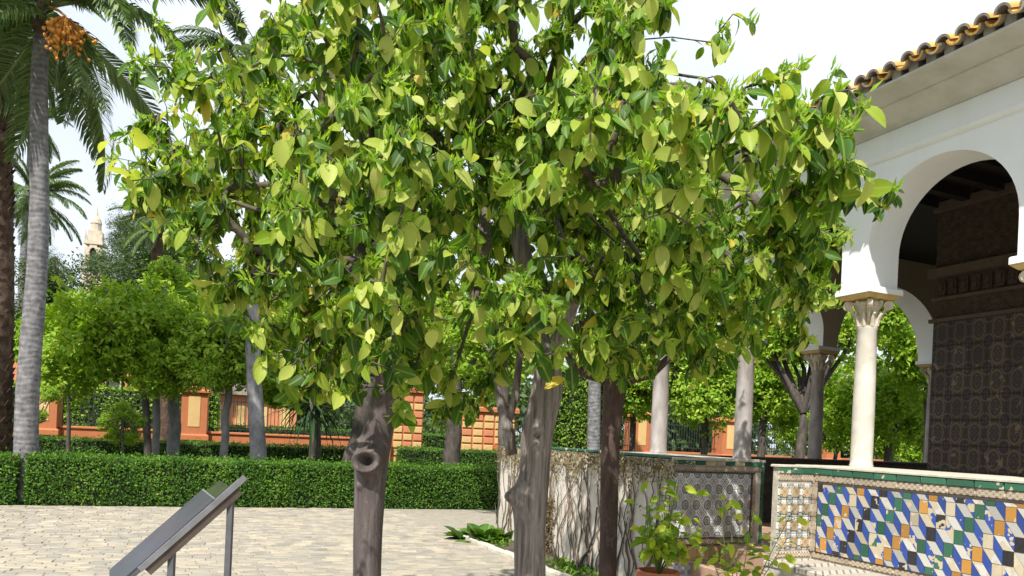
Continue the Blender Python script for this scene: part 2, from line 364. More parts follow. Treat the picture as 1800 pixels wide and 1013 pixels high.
MATS['orn_cella'] = ornament('dark_oval_wall_tile', (0.040, 0.026, 0.017), (0.105, 0.080, 0.050), (0.042, 0.024, 0.014), (0.020, 0.022, 0.034), (0.075, 0.036, 0.018), ovals=True, wear=0.2, rough=0.55)
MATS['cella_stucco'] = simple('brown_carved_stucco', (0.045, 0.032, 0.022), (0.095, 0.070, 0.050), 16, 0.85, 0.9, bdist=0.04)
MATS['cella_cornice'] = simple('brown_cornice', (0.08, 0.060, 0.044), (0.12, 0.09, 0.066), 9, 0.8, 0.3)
MATS['herring'] = None
def striped():
    k = N('herringbone_seat_tile'); tc = k.n('TexCoord'); sp = k.n('SeparateXYZ'); k.l(tc.outputs['Object'], sp.inputs[0])
    z = k.math('PINGPONG', k.math('MULTIPLY', sp.outputs[1], 1.0), 0.14)
    w = k.math('FRACT', k.math('MULTIPLY', k.math('ADD', z, sp.outputs[0]), 14.0))
    col = k.mix(k.math('GREATER_THAN', w, 0.72), (0.55, 0.50, 0.42, 1), (0.13, 0.14, 0.15, 1))
    col = k.mix(k.math('MULTIPLY', k.noise(9, 5), 0.5), col, (0.40, 0.33, 0.25, 1))
    return k.fin(col, 0.5)
MATS['herring'] = striped()

MATS['brick'] = None
def paver():
    k = N('pale_brick_paver'); f = k.noise(5, 6, rough=0.6); g = k.noise(45, 4)
    col = k.ramp(f, [(0.30, (0.25, 0.220, 0.170)), (0.55, (0.34, 0.302, 0.240)), (0.75, (0.42, 0.380, 0.310))])
    a = k.n('Attribute', attribute_name='rnd'); r = k.math('FRACT', k.math('ADD', a.outputs['Fac'], k.rand()))
    hs = k.n('HueSaturation'); k.l(col, hs.inputs['Color']); k.l(k.math('MULTIPLY_ADD', r, 0.42, 0.76), hs.inputs['Value'])
    k.l(k.math('MULTIPLY_ADD', r, 0.5, 0.75), hs.inputs['Saturation'])
    k.bump(k.math('MULTIPLY_ADD', g, 0.4, f), 0.4, 0.012); return k.fin(hs.outputs[0], 0.85, 0.25)
MATS['brick'] = paver()
MATS['joint'] = simple('sandy_joint', (0.24, 0.21, 0.16), (0.34, 0.30, 0.24), 9, 0.95, 0.3)
MATS['soil'] = simple('dark_soil', (0.055, 0.040, 0.028), (0.13, 0.10, 0.070), 5, 0.95, 0.8)
def groundmat():
    k = N('garden_ground'); f = k.noise(0.35, 6); g = k.noise(6, 5)
    col = k.ramp(f, [(0.35, (0.10, 0.085, 0.055)), (0.55, (0.06, 0.085, 0.030)), (0.75, (0.15, 0.125, 0.085))])
    k.bump(g, 0.6, 0.05); return k.fin(col, 0.95, 0.2)
MATS['ground'] = groundmat()
MATS['orangewall'] = plaster('orange_limewash', (0.50, 0.175, 0.075), 0.55, 1.6)
MATS['yellowwall'] = plaster('yellow_limewash', (0.66, 0.44, 0.19), 0.35, 2.0)
MATS['iron'] = simple('dark_iron', (0.016, 0.022, 0.018), (0.035, 0.045, 0.038), 20, 0.5)
MATS['pot'] = simple('terracotta_pot', (0.36, 0.11, 0.05), (0.50, 0.18, 0.085), 9, 0.75, 0.15)
MATS['metal'] = simple('grey_painted_metal', (0.075, 0.075, 0.085), (0.105, 0.105, 0.115), 12, 0.42, 0.05, spec=0.5)
MATS['metal_light'] = simple('lit_metal_edge', (0.15, 0.15, 0.16), (0.21, 0.21, 0.22), 12, 0.42, 0.05)  # paler copy of the grey metal; lit edges put into the colour
MATS['metal_brown'] = simple('brown_primer_metal', (0.060, 0.045, 0.036), (0.10, 0.075, 0.058), 9, 0.6, 0.1)
MATS['plate'] = simple('dark_sign_plate', (0.030, 0.031, 0.045), (0.050, 0.050, 0.064), 7, 0.3, 0.03, spec=0.6)
MATS['glass_reflection'] = simple('sign_glass_green_reflection', (0.05, 0.065, 0.04), (0.075, 0.09, 0.055), 8, 0.12, 0.0, spec=0.8)  # reflection of the hedge is put into the green glass colour
MATS['stone_far'] = simple('pale_tower_stone', (0.48, 0.39, 0.29), (0.62, 0.53, 0.42), 0.5, 0.9, 0.2)
MATS['opening_dark'] = simple('shaded_bell_opening', (0.05, 0.05, 0.055), (0.08, 0.08, 0.085), 1.0, 0.9)
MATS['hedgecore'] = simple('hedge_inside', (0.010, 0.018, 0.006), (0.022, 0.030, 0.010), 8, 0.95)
MATS['housewall'] = plaster('far_house_orange', (0.60, 0.24, 0.12), 0.4, 0.8)

# ------------------------------------------------------------------ leaves
def leaf_template(st, fold=0.18, curl=0.25, sway=0.0):
    """stations -> verts (x across, y along 0..1, z up), triangles, uv"""
    V, UV, T = [], [], []
    for t, w in st:
        z = -curl * t * t; x0 = sway * math.sin(t * 3.0)
        V += [(-w + x0, t, z + fold * w), (x0, t, z), (w + x0, t, z + fold * w)]
        UV += [(0.5 - w, t), (0.5, t), (0.5 + w, t)]
    for i in range(len(st) - 1):
        a, b = 3 * i, 3 * i + 3
        for j in (0, 1):
            T += [(a + j, a + j + 1, b + j + 1), (a + j, b + j + 1, b + j)]
    return np.array(V), np.array(T), np.array(UV)
ST_ORANGE = [(0, 0.012), (0.10, 0.018), (0.20, 0.15), (0.38, 0.245), (0.58, 0.262), (0.78, 0.200), (0.91, 0.105), (1.0, 0.006)]
LEAF_T = [leaf_template(ST_ORANGE, f, c, s) for f, c, s in
          ((0.25, 0.15, 0.0), (0.45, 0.30, 0.02), (0.12, 0.42, -0.02), (0.60, 0.08, 0.03), (0.35, 0.60, 0.0))]
ST_SMALL = [(0, 0.02), (0.45, 0.26), (1.0, 0.01)]
SMALL_T = [leaf_template(ST_SMALL, 0.3, 0.2), leaf_template(ST_SMALL, 0.1, 0.35)]
SHOOT_T = [leaf_template([(0, 0.03), (0.4, 0.13), (1.0, 0.01)], 0.4, 0.15)]
def frames(P, D, Nn):
    D = D / np.linalg.norm(D, axis=1, keepdims=True)
    X = np.cross(D, Nn); X /= np.maximum(np.linalg.norm(X, axis=1, keepdims=True), 1e-6)
    Z = np.cross(X, D); return X, D, Z
def leaves_arrays(P, D, Nn, L, R, templates, var):
    """V,T,UV,attr for many leaves"""
    X, Y, Z = frames(P, D, Nn); Vs, Ts, Us, As = [], [], [], []; off = 0
    for k, (tv, tt, tu) in enumerate(templates):
        idx = np.where(var % len(templates) == k)[0]
        if len(idx) == 0: continue
        l = L[idx][:, None, None]
        v = P[idx][:, None, :] + l * (tv[None, :, 0:1] * X[idx][:, None, :] + tv[None, :, 1:2] * Y[idx][:, None, :] + tv[None, :, 2:3] * Z[idx][:, None, :])
        n = len(tv); Vs.append(v.reshape(-1, 3))
        Ts.append((tt[None] + (np.arange(len(idx)) * n)[:, None, None] + off).reshape(-1, 3)); off += len(idx) * n
        Us.append(np.tile(tu, (len(idx), 1))); As.append(np.repeat(R[idx], n))
    return np.concatenate(Vs), np.concatenate(Ts), np.concatenate(Us), np.concatenate(As)
def unit(n):
    v = rng.normal(size=(n, 3)); return v / np.linalg.norm(v, axis=1, keepdims=True)
LEAF_ME = [np_mesh('leaf', v, t, MATS['leaf1'], u, None, True) for v, t, u in LEAF_T]
LEMON_ME = [np_mesh('leaf', v, t, MATS['lemon'], u, None, True) for v, t, u in LEAF_T]
def leaf_object(me, p, d, n, L, parent, base):
    X, Y, Z = frames(np.array([p]), np.array([d]), np.array([n]))
    M = Matrix([[X[0][i] * L, Y[0][i] * L, Z[0][i] * L, p[i] - base[i]] for i in range(3)] + [[0, 0, 0, 1]])
    o = link('leaf', me, parent); o.matrix_local = M; return o

# ------------------------------------------------------------------ trunks and orange trees
def wave_noise(seed, n=26, kt=5, kz=30):
    r = np.random.default_rng(seed); a = r.integers(1, kt + 1, n); b = r.normal(size=n) * kz; p = r.random(n) * 6.28; w = r.random(n) / np.sqrt(a)
    return lambda th, z: sum(w[i] * np.sin(a[i] * th + b[i] * z + p[i]) for i in range(n)) / math.sqrt(n)
def trunk_mesh(name, pts, rad, mat, base, nth=48, nz=150, rough=0.06, seed=1, kt=6, kz=8, bumps=(), flute=0.0):
    pts = np.array([list(p) for p in pts]); rad = np.array(rad, float)
    s = np.concatenate([[0], np.cumsum(np.linalg.norm(np.diff(pts, axis=0), axis=1))])
    u = np.linspace(0, s[-1], nz)
    def smooth_interp(y):
        yi = np.interp(u, s, y); k = max(3, nz // 18) | 1; pad = np.pad(yi, k // 2, mode='edge')
        return np.convolve(pad, np.ones(k) / k, 'valid')
    C = np.stack([smooth_interp(pts[:, i]) for i in range(3)], 1); R = smooth_interp(rad); R[-5:] *= np.array([0.96, 0.88, 0.74, 0.5, 0.15])
    th = np.linspace(0, 2 * math.pi, nth, endpoint=False); TH, Uu = np.meshgrid(th, u)
    f = wave_noise(seed, 26, kt, kz); g = wave_noise(seed + 9, 20, 22, 4)
    rr = R[:, None] * (1 + rough * f(TH, Uu) + flute * g(TH, Uu))
    for (b_th, b_z, ring, rr0, amp, hole, hr, bulge, br) in bumps:
        ks = np.argmin(abs(C[:, 2] - b_z)); dth = (TH - b_th + math.pi) % (2 * math.pi) - math.pi
        rho = np.hypot(dth * (R[ks] + 0.035), Uu - u[ks])
        rr = rr + amp * np.exp(-((rho - ring) / rr0) ** 2) - hole * np.exp(-(rho / hr) ** 2) + bulge * np.exp(-(rho / br) ** 2)
    V = np.stack([C[:, None, 0] + rr * np.cos(TH), C[:, None, 1] + rr * np.sin(TH), np.repeat(C[:, 2:3], nth, 1)], 2).reshape(-1, 3) - np.array(base)
    i, j = np.meshgrid(np.arange(nz - 1), np.arange(nth), indexing='ij'); j2 = (j + 1) % nth
    a, b, c, d = i * nth + j, i * nth + j2, (i + 1) * nth + j2, (i + 1) * nth + j
    T = np.concatenate([np.stack([a, b, c], 2).reshape(-1, 3), np.stack([a, c, d], 2).reshape(-1, 3)])
    return np_mesh(name, V, T, mat, None, None, True)

def orange_tree(name, label, base, trunk_pts, trunk_rad, mat, blobs, ntwig, seed, leafL=(0.060, 0.125), extra_limbs=(), bumps=(), rough=0.06,
                flute=0.0, kz=8, per=(8, 13), nsingle=300, group=None):
    r = np.random.default_rng(seed); base = Vector(base)
    root = empty(name, base); tag(root, label, 'tree', group)
    link('trunk', trunk_mesh('trunk', trunk_pts, trunk_rad, mat, base, rough=rough, seed=seed, bumps=bumps, flute=flute, kz=kz, nth=120, nz=240), root)
    top = Vector(trunk_pts[-1])
    nodes = [np.array(top)]; par = [-1]; limb = [-1]
    # main limbs toward groups of blobs
    cs = [np.array(b[0]) for b in blobs]
    for li, c in enumerate(cs):
        v = c - np.array(top); p = 0; n = 6
        for k in range(1, n + 1):
            t = k / n; q = np.array(top) + v * t + np.array([0, 0, 0.16 * math.sin(t * math.pi)]) * np.linalg.norm(v) + r.normal(size=3) * 0.03
            nodes.append(q); par.append(p); limb.append(li); p = len(nodes) - 1
    # twig targets
    wts = np.array([b[2] * b[1] ** 2 for b in blobs]); wts /= wts.sum(); targ = []
    for bi, (c, rad, w) in enumerate(blobs):
        m = max(4, int(round(ntwig * wts[bi])))
        ns = max(3, m // 6); v = r.normal(size=(ns, 3)); v /= np.linalg.norm(v, axis=1, keepdims=True)   # sprays of twigs with hollows between
        rr = rad * (0.40 + 0.60 * r.random(ns) ** 0.5); sc = np.array(c) + v * rr[:, None] * np.array([1, 1, 0.85])
        for q in sc[r.integers(0, ns, m)] + r.normal(size=(m, 3)) * (0.075 + 0.06 * rad): targ.append(q)
    targ = np.array(targ); order = np.argsort(np.linalg.norm(targ - np.array(top), axis=1)); tips = []
    for t in targ[order]:
        A = np.array(nodes); dd = np.linalg.norm(A - t, axis=1) + 0.15 * np.maximum(0, A[:, 2] - t[2]); dd[0] += 0.5
        k = int(np.argmin(dd)); a = A[k]; d = t - a; n = max(2, int(np.linalg.norm(d) / 0.12)); p = k
        li = limb[k] if limb[k] >= 0 else int(np.argmin([np.linalg.norm(c - t) for c in cs]))
        for j in range(1, n + 1):
            q = a + d * (j / n) + r.normal(size=3) * 0.018 + np.array([0, 0, 0.05 * math.sin(j / n * 3.14)])
            nodes.append(q); par.append(p); limb.append(li); p = len(nodes) - 1
        tips.append(p)
    A = np.array(nodes); cnt = np.zeros(len(A))
    for tp in tips:
        q = tp
        while q >= 0: cnt[q] += 1; q = par[q]
    rad = 0.0026 * np.maximum(cnt, 1) ** 0.56
    rad = np.minimum(rad, 0.042)
    mbs = {}
    for i in range(1, len(A)):
        p = par[i]; mb = mbs.setdefault(limb[i], MB())
        r0 = rad[i] if p == 0 else rad[p]
        r0 = min(r0, rad[i] * 1.6)
        mb.tube([Vector(A[p]) - base, Vector(A[i]) - base], [r0, rad[i]], 6 if rad[i] > 0.008 else 4, cap=False)
    for li, mb in mbs.items(): mb.build('limb', MATS['twig'] if mat is not MATS['bark_c'] else MATS['bark_c'], root, smooth=True)
    for ps, rs in extra_limbs:
        mb = MB(); mb.tube([Vector(p) - base for p in ps], rs, 12); mb.build('limb', mat, root, smooth=True)
    # leaves along the last stretch of every twig
    P, D, Nn, L, R, SP, SD, SL = [], [], [], [], [], [], [], []
    cen = np.mean(targ, axis=0)
    for tp in tips:
        chain = [tp]
        while len(chain) < 5 and par[chain[-1]] > 0: chain.append(par[chain[-1]])
        ch = A[chain]; ax = ch[0] - ch[min(1, len(ch) - 1)]; ax = ax / max(np.linalg.norm(ax), 1e-6)
        out = ch[0] - cen; out /= max(np.linalg.norm(out), 1e-6); tone = r.random()
        m = int(r.integers(*per)); ph = r.random() * 6.28
        for j in range(m):
            t = (j / m) ** 1.3 * (len(ch) - 1) * 0.9; i0 = int(t); q = ch[i0] + (ch[min(i0 + 1, len(ch) - 1)] - ch[i0]) * (t - i0)
            u = np.cross(ax, [0.2, 0.1, 1.0]); u /= max(np.linalg.norm(u), 1e-6); w = np.cross(ax, u)
            an = ph + j * 2.4; side = u * math.cos(an) + w * math.sin(an)
            d = side * 0.8 + ax * 0.3 + out * 0.35 + np.array([0, 0, -1.0 + 0.6 * (j == 0)]) * r.uniform(0.3, 1.5) + r.normal(size=3) * 0.2
            nn = np.array(TO_SUN) * 0.75 + out * 0.6 + r.normal(size=3) * 0.40
            P.append(q + r.normal(size=3) * 0.008); D.append(d); Nn.append(nn)
            L.append(r.uniform(*leafL) * (0.62 if r.random() < 0.45 else 1.15 if r.random() < 0.2 else 1.0)); R.append(0.99 if r.random() < 0.010 else r.uniform(0.66, 0.95) if r.random() < (0.16 + 0.22 * tone + (0.30 if L[-1] > 0.108 else 0.0)) else np.clip(0.40 * tone + 0.34 * r.random() - 0.04, 0, 1))
        if r.random() < 0.9:
            for q0 in ([ch[0]] if r.random() < 0.6 else [ch[0], ch[min(1, len(ch) - 1)]]):
                for j in range(int(r.integers(8, 17))):
                    SP.append(q0 + r.normal(size=3) * 0.014); SD.append(np.array([0, 0, 1.0]) + ax * 0.5 + out * 0.3 + r.normal(size=3) * 0.45); SL.append(r.uniform(0.028, 0.062))
    P, D, Nn, L, R = map(np.array, (P, D, Nn, L, R)); var = r.integers(0, 5, len(P))
    # the leaves that show largest become objects of their own
    px = proj(P); dist = np.linalg.norm(P - np.array([0, 0, EYE]), axis=1)
    inside = (px[:, 0] > 0) & (px[:, 0] < 1800) & (px[:, 1] > 0) & (px[:, 1] < 1013)
    near = np.argsort(dist / L); taken = {}; single = []
    for i in near:
        if not inside[i] or len(single) >= nsingle: continue
        cell = (int(px[i, 0] // 16), int(px[i, 1] // 16))
        if taken.get(cell, 0) >= 2: continue
        taken[cell] = taken.get(cell, 0) + 1; single.append(i)
    for i in single:
        leaf_object(LEAF_ME[var[i] % 5], P[i], D[i], Nn[i], L[i], root, base).color = (R[i], R[i], R[i], 1)
    keep = np.ones(len(P), bool); keep[single] = False
    v, t, uu, aa = leaves_arrays(P[keep], D[keep], Nn[keep], L[keep], R[keep], LEAF_T, var[keep])
    tag(link('foliage', np_mesh('foliage', v - np.array(base), t, MATS['leaf'], uu, aa, True), root), kind='stuff')
    SP, SD, SL = np.array(SP), np.array(SD), np.array(SL)
    v, t, uu, aa = leaves_arrays(SP, SD, unit(len(SP)), SL, r.random(len(SP)), SHOOT_T, np.zeros(len(SP), int))
    tag(link('young_shoots', np_mesh('young_shoots', v - np.array(base), t, MATS['shoot'], uu, aa), root), kind='stuff')
    return root
def on_ground(p): return Vector((p[0], p[1], 0.0))

# ------------------------------------------------------------------ ground and paving
g = MB(); g.add([(-900, -300, 0), (900, -300, 0), (900, 1200, 0), (-900, 1200, 0)], [(0, 1, 2, 3)])
tag(g.build('ground', MATS['ground']), kind='structure')
PAV_ANG = math.radians(24.03); PAV_O = Vector((3.1125, 6.625, 0))
nvec = Vector((math.cos(PAV_ANG), math.sin(PAV_ANG), 0)); avec = Vector((-math.sin(PAV_ANG), math.cos(PAV_ANG), 0))
def loc2w(m, t, z): return PAV_O + nvec * m + avec * t + Vector((0, 0, z))
h0, h1 = gnd(-40, 891), gnd(900, 899)                     # hedge foot line
hdir = (h1 - h0).normalized(); hnrm = Vector((-hdir.y, hdir.x, 0))
pave = empty('pavement'); tag(pave, kind='structure')
A, B = h0 - hdir * 9, h1 + hdir * 4
C1, C2 = loc2w(-1.50, 9, 0), loc2w(-1.50, -12, 0)
pb = MB(); pb.add([(*A.xy, 0.004), (*(A - hnrm * 20).xy, 0.004), (*(B - hnrm * 20).xy, 0.004), (*B.xy, 0.004)], [(0, 1, 2, 3)]); pb.v = [(x, y, 0.028) for x, y, z in pb.v]
pb.build('sand_bed', MATS['joint'], pave)
# pavers: running bond, slightly uneven
bl, bw, gap = 0.22, 0.105, 0.007
TREE_FEET = []
def paver_list():
    e1 = np.array(hdir.xy); e2 = np.array(hnrm.xy); o = np.array(h0.xy); out = []
    W = np.array([C1.xy, C2.xy])
    for j in range(0, 158):
        y = -0.09 - j * (bw + gap); x = -8.0 + (0.5 * (bl + gap) if j % 2 else 0) + rng.uniform(-0.03, 0.03)
        while x < 13.5:
            l = bl * rng.uniform(0.86, 1.08); c = o + e1 * (x + l / 2) + e2 * y; x += l + gap
            rel = Vector((c[0], c[1], 0)) - PAV_O
            if rel.dot(nvec) > -1.66: continue
            if any((c[0] - q[0]) ** 2 + (c[1] - q[1]) ** 2 < 0.16 for q in TREE_FEET): continue
            out.append((c[0], c[1], l))
    return np.array(out)
TREE_FEET += [at(645, 1013, 4.4).xy, at(931, 1013, 4.9).xy]
PB = paver_list(); ang = math.atan2(hdir.y, hdir.x)
def paver_geo():
    mb = MB(); mb.box(-0.5, 0.5, -bw / 2, bw / 2, -0.04, 0.0, 0.0)
    c = 0.012
    V = np.array([(-.5,-.5,-.05),(.5,-.5,-.05),(.5,.5,-.05),(-.5,.5,-.05),(-.5,-.5,-.008),(.5,-.5,-.008),(.5,.5,-.008),(-.5,.5,-.008),
                  (-.47,-.44,0),(.47,-.44,0),(.47,.44,0),(-.47,.44,0)])
    Q = [(8,9,10,11),(0,1,5,4),(1,2,6,5),(2,3,7,6),(3,0,4,7),(4,5,9,8),(5,6,10,9),(6,7,11,10),(7,4,8,11)]
    T = np.array([t for q in Q for t in ((q[0], q[1], q[2]), (q[0], q[2], q[3]))])
    return V, T
pV, pT = paver_geo()
pp = proj(np.c_[PB[:, 0], PB[:, 1], np.zeros(len(PB))]); fr = (PB[:, 1] > 3) & (pp[:, 0] > -10) & (pp[:, 0] < 1010) & (pp[:, 1] < 1018) & (pp[:, 1] > 880)
idx = np.where(fr)[0]; idx = idx[np.argsort(PB[idx, 1])][:300]
me_p = np_mesh('paver', pV * np.array([bl, bw, 1]), pT, MATS['brick'], None, np.zeros(len(pV)))
for i in idx:
    o = link('paver', me_p, pave); o.location = (PB[i, 0], PB[i, 1], 0.034 + rng.normal() * 0.003)
    o.rotation_euler = (rng.normal() * 0.022, rng.normal() * 0.012, ang + rng.normal() * 0.012); o.scale = (PB[i, 2] / bl, 1, 1)
rest = np.setdiff1d(np.arange(len(PB)), idx); nr = len(rest)
ca, sa = math.cos(ang), math.sin(ang)
V = pV[None] * np.stack([PB[rest, 2], np.full(nr, bw), np.ones(nr)], 1)[:, None, :]
V[:, :, 2] += rng.normal(size=nr)[:, None] * 0.004 + 0.034 + V[:, :, 1] * rng.normal(size=nr)[:, None] * 0.028 + V[:, :, 0] * rng.normal(size=nr)[:, None] * 0.012
X = V[:, :, 0] * ca - V[:, :, 1] * sa + PB[rest, 0][:, None]; Y = V[:, :, 0] * sa + V[:, :, 1] * ca + PB[rest, 1][:, None]
V = np.stack([X, Y, V[:, :, 2]], 2).reshape(-1, 3)
T = (pT[None] + (np.arange(nr) * len(pV))[:, None, None]).reshape(-1, 3)
tag(link('pavers_far', np_mesh('pavers_far', V, T, MATS['brick'], None, np.repeat(rng.random(nr), len(pV))), pave), kind='stuff')
# planting bed along the wall with a kerb of stones
bed = MB()
bed.add([(*loc2w(-1.53, 1.0, 0).xy, 0.05), (*loc2w(-1.04, 1.0, 0).xy, 0.07), (*loc2w(-1.04, 6.2, 0).xy, 0.07), (*loc2w(-1.53, 6.2, 0).xy, 0.05)], [(0, 1, 2, 3)])
tag(bed.build('planting_bed', MATS['soil']), kind='structure')
kerb = empty('bed_kerb', loc2w(-1.59, 1.0, 0), PAV_ANG); tag(kerb, kind='structure')
mbk = MB(); mbk.box(-0.055, 0.055, 0.005, 0.395, 0, 0.085, 0.012); me_k = mbk.mesh('kerb_stone', MATS['stonecap'])
for k in range(13):
    o = link('kerb_stone', me_k, kerb); o.location = (rng.normal() * 0.004, 0.4 * k, rng.normal() * 0.004)

# ------------------------------------------------------------------ pavilion
pav = empty('pavilion', PAV_O, PAV_ANG)
tag(pav, 'white arcaded garden pavilion with marble columns and ochre roof tiles', 'pavilion')
CM, CT = 3.85, -0.77                                       # centre in pavilion axes (m across the front wall, t along it)
def side_map(k):
    def f(p):
        x, y = p[0] - CM, p[1] - CT
        for _ in range(k): x, y = y, -x
        return (x + CM, y + CT, p[2])
    return f
ZP, ZCAP, ZWT, ZCEIL, ZFL = 1.456, 3.02, 4.30, 4.42, 0.58
TH = 0.19
def arcade(k, cols, rises):
    """one arcade side: cols positions along the side, wall m in [-TH, TH]"""
    fm = side_map(k); V, Fc, MI = [], [], []
    def quad(a, b, c, d, mi):
        i = len(V); V.extend([fm(a), fm(b), fm(c), fm(d)]); Fc.append((i, i+1, i+2, i+3)); MI.append(mi)
    hw = 0.135
    s0 = CT - 3.85; ends = sorted(cols)
    for i, c in enumerate(ends):
        a, b = c - hw, c + hw
        if i == 0: a = c - TH
        if i == len(ends) - 1: b = c + TH - 0.003
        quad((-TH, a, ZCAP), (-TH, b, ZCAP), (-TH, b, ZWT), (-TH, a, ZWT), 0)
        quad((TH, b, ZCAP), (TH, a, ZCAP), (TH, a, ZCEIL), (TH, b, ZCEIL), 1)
        quad((-TH, a, ZCAP), (TH, a, ZCAP), (TH, b, ZCAP), (-TH, b, ZCAP), 0)
        if i == 0: quad((-TH, a, ZCAP), (-TH, a, ZWT), (TH, a, ZWT), (TH, a, ZCAP), 0)
        if i == len(ends) - 1: quad((-TH, b, ZCAP), (TH, b, ZCAP), (TH, b, ZWT), (-TH, b, ZWT), 0)
    for c0, c1, rise in zip(ends[:-1], ends[1:], rises):
        a, b = c0 + hw, c1 - hw; R = (b - a) / 2; mid = (a + b) / 2
        stilt = max(0.0, rise - R); ry = min(R, rise); n = 28
        pts = [(a, ZCAP)] + ([(a, ZCAP + stilt)] if stilt > 0 else [])
        for j in range(1, n): 
            an = math.pi * (1 - j / n); pts.append((mid + R * math.cos(an), ZCAP + stilt + ry * math.sin(an)))
        if stilt > 0: pts.append((b, ZCAP + stilt))
        pts.append((b, ZCAP))
        for (x0, z0), (x1, z1) in zip(pts[:-1], pts[1:]):
            if x1 - x0 > 1e-5:
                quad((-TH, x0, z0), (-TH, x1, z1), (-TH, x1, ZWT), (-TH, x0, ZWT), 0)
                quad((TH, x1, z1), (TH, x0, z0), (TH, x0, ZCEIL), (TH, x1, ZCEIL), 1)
            quad((-TH, x0, z0), (TH, x0, z0), (TH, x1, z1), (-TH, x1, z1), 0)
    me = bpy.data.meshes.new('arcade_wall'); me.from_pydata(V, [], Fc)
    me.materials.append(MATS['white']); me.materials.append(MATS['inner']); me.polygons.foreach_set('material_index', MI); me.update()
    return link('arcade_wall', me, pav)
front_cols = [3.08 - 1.54 * i for i in range(6)]
arcade(0, front_cols, [0.93] * 5)
far_cols = [CT + (m - 3.85) * 1.0 for m in (0.0, 1.33, 2.65, 5.05, 6.37, 7.70)]
# far side positions run along m: after one quarter turn the along-coordinate y maps to m
arcade(1, far_cols, [0.72, 0.72, 0.98, 0.72, 0.72])
arcade(2, front_cols, [0.93] * 5); arcade(3, front_cols, [0.93] * 5)
# columns
def column_mesh(r):
    s = MB(); s.lathe([(r * 1.08, ZP), (r * 1.09, ZP + 0.015), (r * 1.03, ZP + 0.025), (r * 1.01, ZP + 0.06), (r, ZP + 0.5), (r * 0.97, ZP + 0.8), (r * 0.90, 2.66), (r * 0.98, 2.675), (r * 0.98, 2.695)], 28)
    return s
def capital_mb():
    s = MB(); r = 0.085
    s.lathe([(r * 0.92, 2.695), (r * 0.95, 2.76), (r * 1.05, 2.83), (r * 1.35, 2.88), (r * 1.45, 2.905), (r * 1.2, 2.93)], 20)
    for sx in (-1, 1):
        for sy in (-1, 1):                                  # corner volutes
            c = Vector((sx * 0.115, sy * 0.115, 2.885)); ax = Vector((-sy, sx, 0)).normalized()
            s.tube([c - ax * 0.022, c + ax * 0.022], 0.042, 12)
            s.tube([Vector((sx * 0.06, sy * 0.06, 2.74)), Vector((sx * 0.085, sy * 0.085, 2.82)), c], [0.012, 0.016, 0.02], 6)
    for an in range(8):                                      # leaves
        a = an * math.pi / 4 + 0.39; d = Vector((math.cos(a), math.sin(a), 0))
        s.tube([d * 0.078 + Vector((0, 0, 2.70)), d * 0.09 + Vector((0, 0, 2.77)), d * 0.115 + Vector((0, 0, 2.815)), d * 0.125 + Vector((0, 0, 2.80))], [0.02, 0.018, 0.014, 0.006], 6)
    for an in range(4):
        a = an * math.pi / 2; d = Vector((math.cos(a), math.sin(a), 0)); s.tube([d * 0.10 + Vector((0, 0, 2.90)), d * 0.14 + Vector((0, 0, 2.90))], 0.02, 8)
    return s
me_shaft = column_mesh(0.0915).mesh('column', MATS['marble'], ang=40); me_shaft2 = column_mesh(0.0915).mesh('column', MATS['marble2'], ang=40)
me_shaft3 = column_mesh(0.104).mesh('column', MATS['marble2'], ang=40)
me_cap = capital_mb().mesh('capital', MATS['capital'], ang=45)
mb = MB(); mb.add([(-0.15,-0.15,2.93),(0.15,-0.15,2.93),(0.15,0.15,2.93),(-0.15,0.15,2.93),(-0.19,-0.19,2.965),(0.19,-0.19,2.965),(0.19,0.19,2.965),(-0.19,0.19,2.965)],
                  [(3,2,1,0),(4,5,6,7),(0,1,5,4),(1,2,6,5),(2,3,7,6),(3,0,4,7)]); me_gold = mb.mesh('abacus', MATS['gold'])
mb = MB(); mb.box(-0.205, 0.205, -0.185, 0.185, 2.968, 3.022, 0.008); me_ab = mb.mesh('impost', MATS['white'])
def column(m, t, me):
    c = link('column', me, pav); c.location = (m, t, 0)
    for nm, q in (('capital', me_cap), ('abacus', me_gold), ('impost', me_ab)): link(nm, q, c)
for i, t in enumerate(front_cols): column(0, t, me_shaft3 if i == 0 else me_shaft2 if i == 1 else me_shaft)
for m in (1.33, 2.65, 5.05, 6.37, 7.70): column(m, 3.08, me_shaft2)
for t in front_cols[1:]: column(7.70, t, me_shaft2)
for s in (1.54, 3.08, 4.62, 6.16): column(s, -4.62, me_shaft2)
# cornice, moulding, eaves on the four sides
for k in range(4):
    fm = side_map(k)
    def ext(prof, t0, t1, name, mat, mitre=True):
        n = len(prof); V = []
        for y, sg in ((t0, -1), (t1, 1)):
            V += [fm((x, y + (sg * (-x) if mitre else 0), z)) for x, z in prof]
        Fc = [(i, (i + 1) % n, n + (i + 1) % n, n + i) for i in range(n)]
        me = bpy.data.meshes.new(name); me.from_pydata(V, [], Fc); me.materials.append(mat); me.update(); return link(name, me, pav)
    ext([(-TH + 0.01, 4.050), (-0.222, 4.060), (-0.240, 4.075), (-0.240, 4.090), (-0.226, 4.100), (-0.226, 4.272), (-TH + 0.01, 4.272)], -4.62, 3.08, 'band_moulding', MATS['white'])
    ext([(-0.10, 4.275), (-0.246, 4.275), (-0.252, 4.288), (-0.30, 4.300), (-0.36, 4.322), (-0.43, 4.348), (-0.47, 4.362), (-0.475, 4.375), (-0.56, 4.385), (-0.66, 4.395), (-0.70, 4.405), (-0.70, 4.425), (-0.10, 4.48)], -4.62, 3.08, 'cornice', MATS['cornice'])
